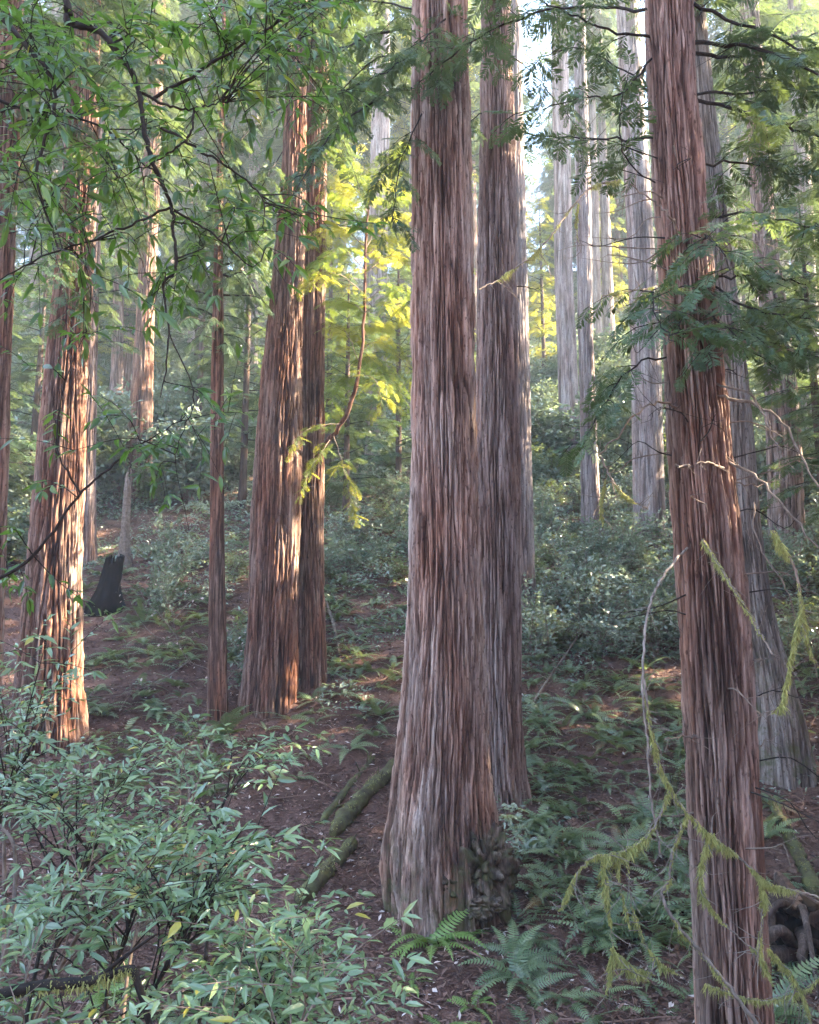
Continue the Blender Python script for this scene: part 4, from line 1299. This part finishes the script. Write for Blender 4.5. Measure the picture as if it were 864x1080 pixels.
def laurel(base, blobs, d, label, seed, leaf=.073, twl=(.18, .40)):
    """sapling rooted at base whose sprigs fill blobs (photo x, y, half width, half height, how many)"""
    rng = np.random.default_rng(seed)
    base = np.array([base[0], base[1], float(ground(*base))])
    root = empty('bay_laurel_sapling', base, label, 'sapling')
    fol = MB()
    tips = []
    for (cx, cy, rx, ry, n) in blobs:
        for k in range(int(n * 1.12)):
            a, r = rng.uniform(0, 6.28), math.sqrt(rng.uniform())
            tips.append(at(cx + rx * r * math.cos(a), cy + ry * r * math.sin(a), d + rng.normal(0, .38)))
    tips = np.array(tips) - base
    k = max(2, len(tips) // 9)
    cen = tips[rng.choice(len(tips), k, replace=False)]
    for it in range(4):
        lab = np.argmin(((tips[:, None] - cen[None]) ** 2).sum(-1), 1)
        cen = np.array([tips[lab == q].mean(0) if (lab == q).any() else cen[q] for q in range(k)])
    for q in range(k):
        if not (lab == q).any():
            continue
        c = cen[q] * [1, 1, .93] - [0, 0, .10]
        P = spline([np.array([rng.normal(0, .05), rng.normal(0, .05), -.05]), c * [.25, .25, .55] + rng.normal(0, .06, 3), c * [.7, .7, .9] + rng.normal(0, .04, 3), c], 14)
        st = MB()
        tube(st, P, [.014, .006], 6, 0, .5, lump=.05, rng=rng)
        for t in tips[lab == q]:
            b = P[rng.integers(7, 14)]
            mid = (b + t) / 2 + [rng.normal(0, .04), rng.normal(0, .04), .05]
            Q = spline([b, mid, t], 8)
            tube(st, Q, [.0045, .0016], 4, 0, .5)
            sprig(fol, Q, rng, leaf, 0, rng.integers(9, 13), min(.75, .34 / max(.1, np.linalg.norm(t - b))))
            for z in range(rng.integers(2, 5)):
                bb = Q[rng.integers(3, 8)]
                D = norm(norm(t - b) * [.7, .7, .25] + rng.normal(0, .65, 3) * [1, 1, .22])
                l = rng.uniform(*twl)
                Q2 = spline([bb, bb + D * l * .5 + [0, 0, .015], bb + D * l], 6)
                tube(st, Q2, [.0025, .0012], 3, 0, .5)
                sprig(fol, Q2, rng, leaf, 0, rng.integers(8, 13), .85)
        st.build('stem', M['dead'] if q % 4 == 0 else M['wood'], root, smooth=True)
    fol.build('foliage', M['bay_leaf'], root)
    return root


laurel((-2.3, 4.4), [(35, 715, 60, 45, 11), (15, 800, 60, 40, 7)], 4.5, 'glossy bay laurel sapling in front of the far left redwood foot, highest of the saplings', 601)
laurel((-1.9, 3.9), [(70, 825, 90, 45, 18), (150, 870, 80, 40, 12)], 4.1, 'glossy bay laurel sapling at left, in the thick of the saplings', 602)
laurel((-1.2, 4.7), [(200, 775, 90, 40, 8), (265, 800, 45, 30, 5)], 4.7, 'sparse bay laurel sapling whose sprigs stand before the bare litter under the redwood pair', 603)
laurel((-1.3, 3.6), [(190, 905, 90, 40, 15), (120, 950, 100, 45, 12), (260, 900, 50, 30, 6)], 3.7, 'dense bay laurel sapling with silvery leaves, left of the mossy logs', 604)
laurel((-.55, 3.2), [(298, 992, 55, 36, 13), (270, 1030, 80, 45, 14), (340, 1062, 45, 24, 7)], 3.3, 'pale silvery bay laurel sapling at the bottom edge, left of the bright fresh fern', 605)
laurel((-1.7, 3.0), [(50, 960, 50, 40, 4), (110, 1060, 110, 30, 6)], 3.3, 'thin dark bay laurel sapling in the lower left corner', 606)

# overhanging laurel at upper left
rng = np.random.default_rng(620)
base = np.array([-2.35, 2.3, float(ground(-2.35, 2.3))])
root = empty('bay_laurel_tree', base, 'bay laurel whose dark crooked branch and green leaves hang in at upper left', 'tree')
tm = MB()
tube(tm, spline([np.array([0, 0, -.3]), np.array([.05, .0, 1.6]), np.array([.25, .1, 3.2]), np.array([.35, .2, 4.6]), np.array([.3, .4, 6.0])], 20), [.10, .085, .075, .06, .03], 12, 0, .5, lump=.03, rng=rng)
tm.build('trunk', M['wood'], root, smooth=True)
LB = [
    ([(-225, -330), (-60, -190), (40, -80), (70, 0), (73, 24), (105, 33), (128, 60), (146, 92), (152, 140), (165, 180), (178, 210), (184, 245), (185, 285), (172, 300), (178, 350), (170, 420)], .017, .0025, 2.75),
    ([(150, 98), (180, 112), (205, 114), (240, 108)], .006, .002, 2.75),
    ([(205, 116), (196, 148), (160, 172), (120, 190)], .005, .0015, 2.75),
    ([(182, 218), (120, 245), (50, 268), (0, 295), (-40, 320)], .005, .0015, 2.75),
    ([(184, 222), (230, 250), (262, 280), (275, 275)], .005, .0015, 2.75),
    ([(170, 135), (230, 170), (275, 205), (278, 245)], .006, .0015, 2.75),
    ([(160, 105), (235, 60), (300, 20), (360, -20)], .007, .003, 2.9),
    ([(-200, -200), (-80, -60), (20, 40), (60, 100), (40, 180), (60, 260)], .012, .003, 2.5),
    ([(-210, 0), (-90, 60), (10, 110), (100, 130), (160, 180)], .010, .003, 2.9),
    ([(-230, 560), (-60, 620), (30, 590), (85, 520), (140, 475), (195, 440)], .011, .002, 3.4),
    ([(85, 520), (60, 470), (70, 400), (90, 350)], .005, .0015, 3.4),
    ([(178, 350), (205, 420), (185, 480), (200, 560)], .003, .001, 2.9),
    ([(-150, -300), (60, -140), (220, -60), (330, 10)], .012, .004, 3.1),
]
nodes = []
for q, (pts, r0, r1, d) in enumerate(LB):
    P = pxline(pts, d, 7 * len(pts)) - base
    if pts[0][0] < -100:
        P[0] = np.array([.2, .05, P[0][2] if P[0][2] < 5.5 else 5.5])
    P[2:] += rng.normal(0, .003, P[2:].shape)
    mb = MB()
    tube(mb, P, np.linspace(r0, r1, 10), 7, 0, .5, lump=.1, rng=rng)
    mb.build('branch', M['wood'], root, smooth=True)
    nodes.append(P[len(P) // 3:])
nodes = np.concatenate(nodes)
tw, fol = MB(), MB()
for (cx, cy, rx, ry, d, n) in [(90, 45, 120, 60, 2.7, 20), (55, 160, 95, 80, 2.8, 19), (220, 90, 90, 70, 3.0, 13), (255, 20, 100, 35, 2.9, 12), (330, 10, 60, 35, 2.7, 8), (120, 255, 110, 70, 2.9, 10),
                               (255, 230, 80, 70, 3.1, 7), (340, 130, 35, 40, 3.1, 4), (165, 360, 90, 60, 3.2, 3), (25, 330, 50, 80, 3.1, 3), (75, 470, 70, 60, 3.4, 3), (165, 480, 60, 50, 3.4, 3),
                               (60, 600, 70, 60, 3.4, 3), (200, 430, 70, 40, 3.2, 2), (375, 245, 30, 20, 3.3, 2), (-10, 80, 60, 90, 2.6, 7)]:
    for k in range(int(n * 1.6)):
        a, r = rng.uniform(0, 6.28), math.sqrt(rng.uniform())
        t = at(cx + rx * r * math.cos(a), cy + ry * r * math.sin(a), d + rng.normal(0, .25)) - base
        dd = ((nodes - t) ** 2).sum(1)
        b = nodes[np.argsort(dd)[rng.integers(0, 3)]]
        Q = spline([b, (b + t) / 2 + rng.normal(0, .03, 3) + [0, 0, .05], t], 8)
        tube(tw, Q, [.003, .0012], 4, 0, .5)
        L = np.linalg.norm(t - b)
        sprig(fol, Q, rng, .076, 0, rng.integers(6, 10), min(.8, .34 / max(.1, L)), up=(0, -.45, 1), droop=.16)
        for z in range(rng.integers(1, 4)):
            bb = Q[rng.integers(4, 8)]
            D = norm(norm(t - b) * .5 + rng.normal(0, .6, 3))
            l = rng.uniform(.12, .28)
            Q2 = spline([bb, bb + D * l * .5, bb + D * l - [0, 0, .03]], 6)
            tube(tw, Q2, [.002, .001], 3, 0, .5)
            sprig(fol, Q2, rng, .070, 0, rng.integers(5, 9), .8, up=(0, -.45, 1), droop=.16)
tw.build('twigs', M['wood'], root)
fol.build('foliage', M['bay_over'], root)

# ------------------------------------------------------------------ logs, stumps, dry shrub
M['mossy_log'] = plain_mat('mossy_log_bark', (.040, .026, .019), (.105, .105, .034), 7, bump=1.0)


def log(name, pts, r0, r1, mat, label, lift=.5, moss=0, seed=1, cat='log'):
    rng = np.random.default_rng(seed)
    P = []
    for q in pts:
        p = hit(q[0], q[1])
        if len(q) > 2:
            p = p + [0, 0, q[2]]
        P.append(p)
    P = spline(P, 70)
    P += np.stack([.6 * r0 * perlin(np.linspace(0, 5, 70), seed, .3), 0 * P[:, 0], .5 * r0 * perlin(np.linspace(0, 4, 70), seed, 7.3)], 1)
    P[:, 2] += r0 * lift
    o = P[0].copy()
    P = P - o
    mb = MB()
    tube(mb, P, np.interp(np.linspace(0, 1, 24), [0, .06, .94, 1], [r0 * .45, r0, r1, r1 * .4]) * (1 + .12 * rng.normal(size=24)), 18, 0, .5, lump=.09, rng=rng)
    for k in range(9):
        b = P[rng.integers(3, 67)]
        v = norm(rng.normal(size=3) + [0, 0, .8]) * rng.uniform(.12, .3)
        tube(mb, spline([b, b + v * .6, b + v], 4), [.02, .006], 5, 0, .5)
    ob = mb.build(name, M[mat], None, o, smooth=True)
    tag(ob, label, cat)
    if moss:
        m2 = MB()
        moss_on(m2, P + [0, 0, r0 * .55], r0 * .8, rng, moss, .05)
        m2.build('moss', M['moss'], ob)['kind'] = 'stuff'


log('fallen_log', [(316, 958), (345, 925), (374, 890)], .10, .09, 'mossy_log', 'short mossy log, the lower of two on the litter left of the thickest trunk', moss=60, seed=1)
log('fallen_log', [(350, 885), (385, 848), (422, 806)], .12, .11, 'mossy_log', 'mossy log running up behind the thickest trunk, above the short mossy one', moss=55, seed=2)
log('fallen_log', [(338, 872), (366, 835), (395, 800)], .06, .05, 'mossy_log', 'thin half-buried mossy log parallel to the one behind the thickest trunk', lift=.2, seed=5)
log('leaning_log', [(688, 885), (705, 850), (722, 800), (735, 770, .4)], .07, .055, 'mossy_log', 'dark rotten pole lying uphill behind the stringy redwood', seed=3)
log('fallen_log', [(862, 955), (838, 900), (812, 845)], .09, .07, 'mossy_log', 'mossy log lying below the leaning grey redwood at right', moss=30, seed=4)
log('fallen_branch', [(555, 752), (590, 715, .25), (628, 668, .5)], .025, .012, 'dead', 'bare slanting branch on the slope right of the brown redwood', seed=6, cat='branch')
log('fallen_branch', [(343, 640, .15), (352, 665, .1), (358, 692)], .045, .03, 'dead', 'short grey dead branch right of the redwood pair', seed=7, cat='branch')
log('fallen_branch', [(215, 838), (260, 830, .05), (290, 826)], .025, .012, 'dead', 'thin stick on the bare litter under the redwood pair', seed=8, cat='branch')


def stump(name, px, py, d, H, r, mat, label, seed, lean=0, jag=.5, nth=60, nz=40):
    rng = np.random.default_rng(seed)
    base = at(px, py, d)
    base[2] = float(ground(base[0], base[1]))
    th = np.arange(nth) * 2 * math.pi / nth
    top = H * (1 - jag + jag * (.5 + .9 * perlin(np.cos(th) * 1.6 + seed, np.sin(th) * 1.6, 0)))
    f = np.linspace(0, 1, nz)
    T, Fz = np.meshgrid(th, f)
    ZZ = -.25 + (top[None] + .25) * Fz
    R_ = r * (1 + .7 * np.clip(1 - ZZ / H * 2.2, 0, 1) ** 2) * (1 - .35 * np.clip(ZZ / H, 0, 1)) * (1 + .35 * perlin(np.cos(T) * 2.5 + seed, np.sin(T) * 2.5, ZZ * .6) + .15 * fbm(np.cos(T) * 6, np.sin(T) * 6 + seed, ZZ * 2))
    R_[-1] *= .5
    V = np.stack([R_ * np.cos(T) + lean * ZZ, R_ * np.sin(T), ZZ], -1).reshape(-1, 3)
    i = np.arange(nz - 1)[:, None] * nth
    j = np.arange(nth)[None]
    F = np.stack([i + j, i + (j + 1) % nth, i + nth + (j + 1) % nth, i + nth + j], -1).reshape(-1, 4)
    mb = MB()
    mb.add(V, F)
    ob = mb.build(name, M[mat], None, base, smooth=True)
    return tag(ob, label, 'stump')


p = hit(112, 642)
stump('burnt_stump', 112, 642, p[1], 1.7, .30, 'burnt', 'black burnt stump on the brown bank behind the sunlit far left redwood', 3, lean=.12)
p = hit(130, 600)
stump('broken_snag', 130, 600, p[1], 3.2, .14, 'dead', 'pale broken snag standing just behind the black burnt stump', 5, jag=.25)
rng = np.random.default_rng(640)
p = hit(848, 1015)
root = empty('root_mass', p, 'dark tangle of rotten roots in the lower right corner', 'roots')
mb = MB()
for k in range(26):
    a = rng.uniform(0, 6.28)
    h = np.array([math.cos(a), math.sin(a), 0])
    s0 = h * rng.uniform(0, .18) + [0, 0, rng.uniform(.05, .55)]
    P = spline([s0, s0 + h * .25 + [rng.normal(0, .08), rng.normal(0, .08), rng.uniform(.0, .22)], s0 + h * .5 + [0, 0, rng.uniform(-.2, .15)], s0 * [1, 1, 0] + h * rng.uniform(.5, .9) + [0, 0, rng.uniform(-.2, .12)]], 14)
    tube(mb, P, [rng.uniform(.04, .10), .012], 8, 0, rng.uniform(.1, .6), lump=.10, rng=rng)
mb.build('roots', M['bark_dark'], root, smooth=True)
mb = MB()
tube(mb, spline([np.array([0, .1, -.3]), np.array([.02, .1, .2]), np.array([.05, .12, .55])], 16), [.34, .30, .16], 26, 0, .2, lump=.10, rng=rng)
mb.build('stump', M['burnt'], root, smooth=True)
p = hit(492, 968)

rng = np.random.default_rng(650)
b0 = hit(262, 735)
root = empty('dry_shrub', b0, 'leafless grey shrub with a few pale pink leaves, in front of the burnt stump', 'shrub')
d0 = b0[1]
st, pl = MB(), MB()
for pts in ([(262, 735), (225, 708), (200, 697), (186, 672), (180, 640), (160, 605)], [(200, 697), (165, 720), (120, 735)], [(190, 680), (160, 668), (140, 640), (128, 612)], [(222, 705), (240, 670), (262, 640)],
            [(183, 655), (205, 632), (230, 640)], [(186, 672), (170, 650), (150, 628), (145, 600)], [(240, 716), (262, 690), (275, 665)]):
    P = pxline(pts, d0) - b0
    tube(st, P, [.012, .004], 5, 0, .5, lump=.1, rng=rng)
    for k in range(7):
        b = P[rng.integers(3, len(P))]
        v = norm(rng.normal(size=3) + [0, 0, .3]) * rng.uniform(.15, .5)
        Q = spline([b, b + v * .5 + rng.normal(0, .03, 3), b + v], 5)
        tube(st, Q, [.004, .0015], 3, 0, .5)
        for z in range(rng.integers(0, 4)):
            A = frames(norm(rng.normal(size=(1, 3)))) * rng.uniform(.05, .10)
            A[:, 1] *= 1.6
            pl.inst(SMALL, A, (Q[-1] + rng.normal(0, .05, 3))[None], rng.uniform(0, 1), 0)
st.build('stem', M['palewood'], root, smooth=True)
pl.build('leaf_cluster', M['pale_leaf'], root)
# grey dead stem and mossy branch in the lower left corner
mb = MB()
P = pxline([(-30, 985), (0, 1025), (12, 980), (16, 930), (14, 890), (0, 870), (-30, 850)][1:6], 3.9)
o = P[0].copy()
tube(mb, P - o, [.012, .007], 7, 0, .5, lump=.08, rng=rng)
for pts in ([(14, 890), (40, 905), (80, 925), (120, 935)], [(16, 935), (45, 955), (75, 945)], [(12, 985), (30, 960), (60, 940)]):
    tube(mb, pxline(pts, 3.9) - o, [.005, .002], 4, 0, .5)
tag(mb.build('dead_branch', M['palewood'], None, o, smooth=True), 'bleached bare branch among the laurel saplings at the left edge', 'branch')
mb = MB()
P = pxline([(-40, 1060), (40, 1040), (95, 1035), (135, 1022), (145, 1035), (158, 1082)], 3.1)
o = P[0].copy()
tube(mb, P - o, [.022, .018, .014, .012], 8, 0, .5, lump=.08, rng=rng)
tube(mb, pxline([(100, 1034), (130, 1010), (165, 985)], 3.1) - o, [.010, .004], 5, 0, .5)
ob = mb.build('mossy_branch', M['wood'], None, o, smooth=True)
tag(ob, 'dark mossy branch bending across the lower left corner', 'branch')
m2 = MB()
moss_on(m2, P - o, .02, rng, 60, .05)
m2.build('moss', M['moss'], ob)['kind'] = 'stuff'

# burl at the foot of the thickest trunk
def burl(px, py, d, r, sc, seed, parent):
    n, m = 120, 80
    th = np.arange(n) * 2 * math.pi / n
    ph = np.linspace(.02, math.pi - .02, m)
    T, Pp = np.meshgrid(th, ph)
    X_, Y_, Z_ = np.sin(Pp) * np.cos(T), np.sin(Pp) * np.sin(T), np.cos(Pp)
    R_ = r * (1 + .50 * fbm(X_ * 1.7 + seed, Y_ * 1.7, Z_ * 1.7, 4) - .42 * np.clip(1 - 4 * np.abs(perlin(X_ * 2.6 + seed, Y_ * 2.6, Z_ * 2.2)), 0, 1) + .16 * fbm(X_ * 7, Y_ * 7 + seed, Z_ * 6, 3))
    R_ = R_ * (1 - .16 * np.clip(1 - np.abs(perlin(np.cos(T) * 5 + .3 * Z_, np.sin(T) * 5 + seed, Z_ * .8)) * 5, 0, 1)) 
    V = np.stack([R_ * X_ * sc[0], R_ * Y_ * sc[1], R_ * Z_ * sc[2]], -1).reshape(-1, 3) + at(px, py, d) - np.array(parent.location)
    i = np.arange(m - 1)[:, None] * n
    j = np.arange(n)[None]
    mb = MB()
    mb.add(V, np.stack([i + j, i + n + j, i + n + (j + 1) % n, i + (j + 1) % n], -1).reshape(-1, 4), 0, np.clip(.5 + .8 * fbm(X_ * 5, Y_ * 5, Z_ * 5, 2), 0, 1).ravel())
    mb.build('burl', M['burl'], parent, smooth=True)


R0 = TREES['main'][0]
burl(510, 915, 9.62, .45, (.85, .75, 1.35), 3, R0)
burl(470, 935, 9.52, .34, (1.25, .7, .85), 8, R0)
burl(526, 935, 9.95, .26, (.9, 1, 1.4), 17, R0)
burl(500, 955, 9.45, .22, (1.5, .8, .7), 21, R0)

# ------------------------------------------------------------------ air
HAZE = 0.0014
bmh = MB()
x0, x1, y0, y1, z0, z1 = -152, 152, -42, 222, -9, 118
bmh.add([(x0, y0, z0), (x1, y0, z0), (x1, y1, z0), (x0, y1, z0), (x0, y0, z1), (x1, y0, z1), (x1, y1, z1), (x0, y1, z1)],
        [(0, 3, 2, 1), (4, 5, 6, 7), (0, 1, 5, 4), (1, 2, 6, 5), (2, 3, 7, 6), (3, 0, 4, 7)])
hm = bpy.data.materials.new('thin_haze'); hm.use_nodes = True
nt = hm.node_tree
for n in list(nt.nodes):
    if n.type != 'OUTPUT_MATERIAL':
        nt.nodes.remove(n)
pv = nt.nodes.new('ShaderNodeVolumePrincipled')
pv.inputs['Color'].default_value = (.84, .91, 1, 1)
pv.inputs['Density'].default_value = HAZE
pv.inputs['Anisotropy'].default_value = .0
nt.links.new(pv.outputs[0], [n for n in nt.nodes if n.type == 'OUTPUT_MATERIAL'][0].inputs['Volume'])
tag(bmh.build('haze', hm), kind='stuff')

# ------------------------------------------------------------------ light
w = bpy.data.worlds.new('World'); SC.world = w; w.use_nodes = True
nt = w.node_tree
sky = nt.nodes.new('ShaderNodeTexSky'); sky.sky_type = 'NISHITA'; sky.sun_disc = False
sky.sun_elevation = SUN_EL; sky.sun_rotation = SUN_AZ
sky.air_density = 1.0; sky.dust_density = .6; sky.ozone_density = 2.2
bg = nt.nodes['Background']; bg.inputs['Strength'].default_value = .08
nt.links.new(sky.outputs[0], bg.inputs['Color'])
sl = bpy.data.lights.new('sun', 'SUN'); sl.energy = 5.0; sl.angle = rad(.5); sl.color = (1, .84, .62)
so = bpy.data.objects.new('sun', sl); COL.objects.link(so)
so.rotation_euler = Vector(SUN).to_track_quat('Z', 'Y').to_euler()
so.location = (30, 10, 60)

# ------------------------------------------------------------------ camera
cam = bpy.data.cameras.new('camera'); co = bpy.data.objects.new('camera', cam); COL.objects.link(co)
co.rotation_euler = (math.pi / 2 + PITCH, 0, 0)
cam.sensor_fit = 'VERTICAL'; cam.sensor_height = 24
cam.lens = FPX / 1080 * 24
cam.clip_start = .05; cam.clip_end = 1000
SC.camera = co

SC.view_settings.view_transform = 'Standard'
SC.view_settings.look = 'None'
SC.view_settings.gamma = 1
SC.view_settings.use_curve_mapping = False
SC.view_settings.exposure = 4.25
SC.render.engine = 'CYCLES'
cy = SC.cycles
cy.max_bounces = 6; cy.diffuse_bounces = 3; cy.glossy_bounces = 2; cy.transmission_bounces = 3; cy.transparent_max_bounces = 4; cy.volume_bounces = 1
cy.use_adaptive_sampling = True; cy.adaptive_threshold = .02
cy.use_denoising = True
cy.caustics_reflective = False; cy.caustics_refractive = False
cy.sample_clamp_indirect = 6
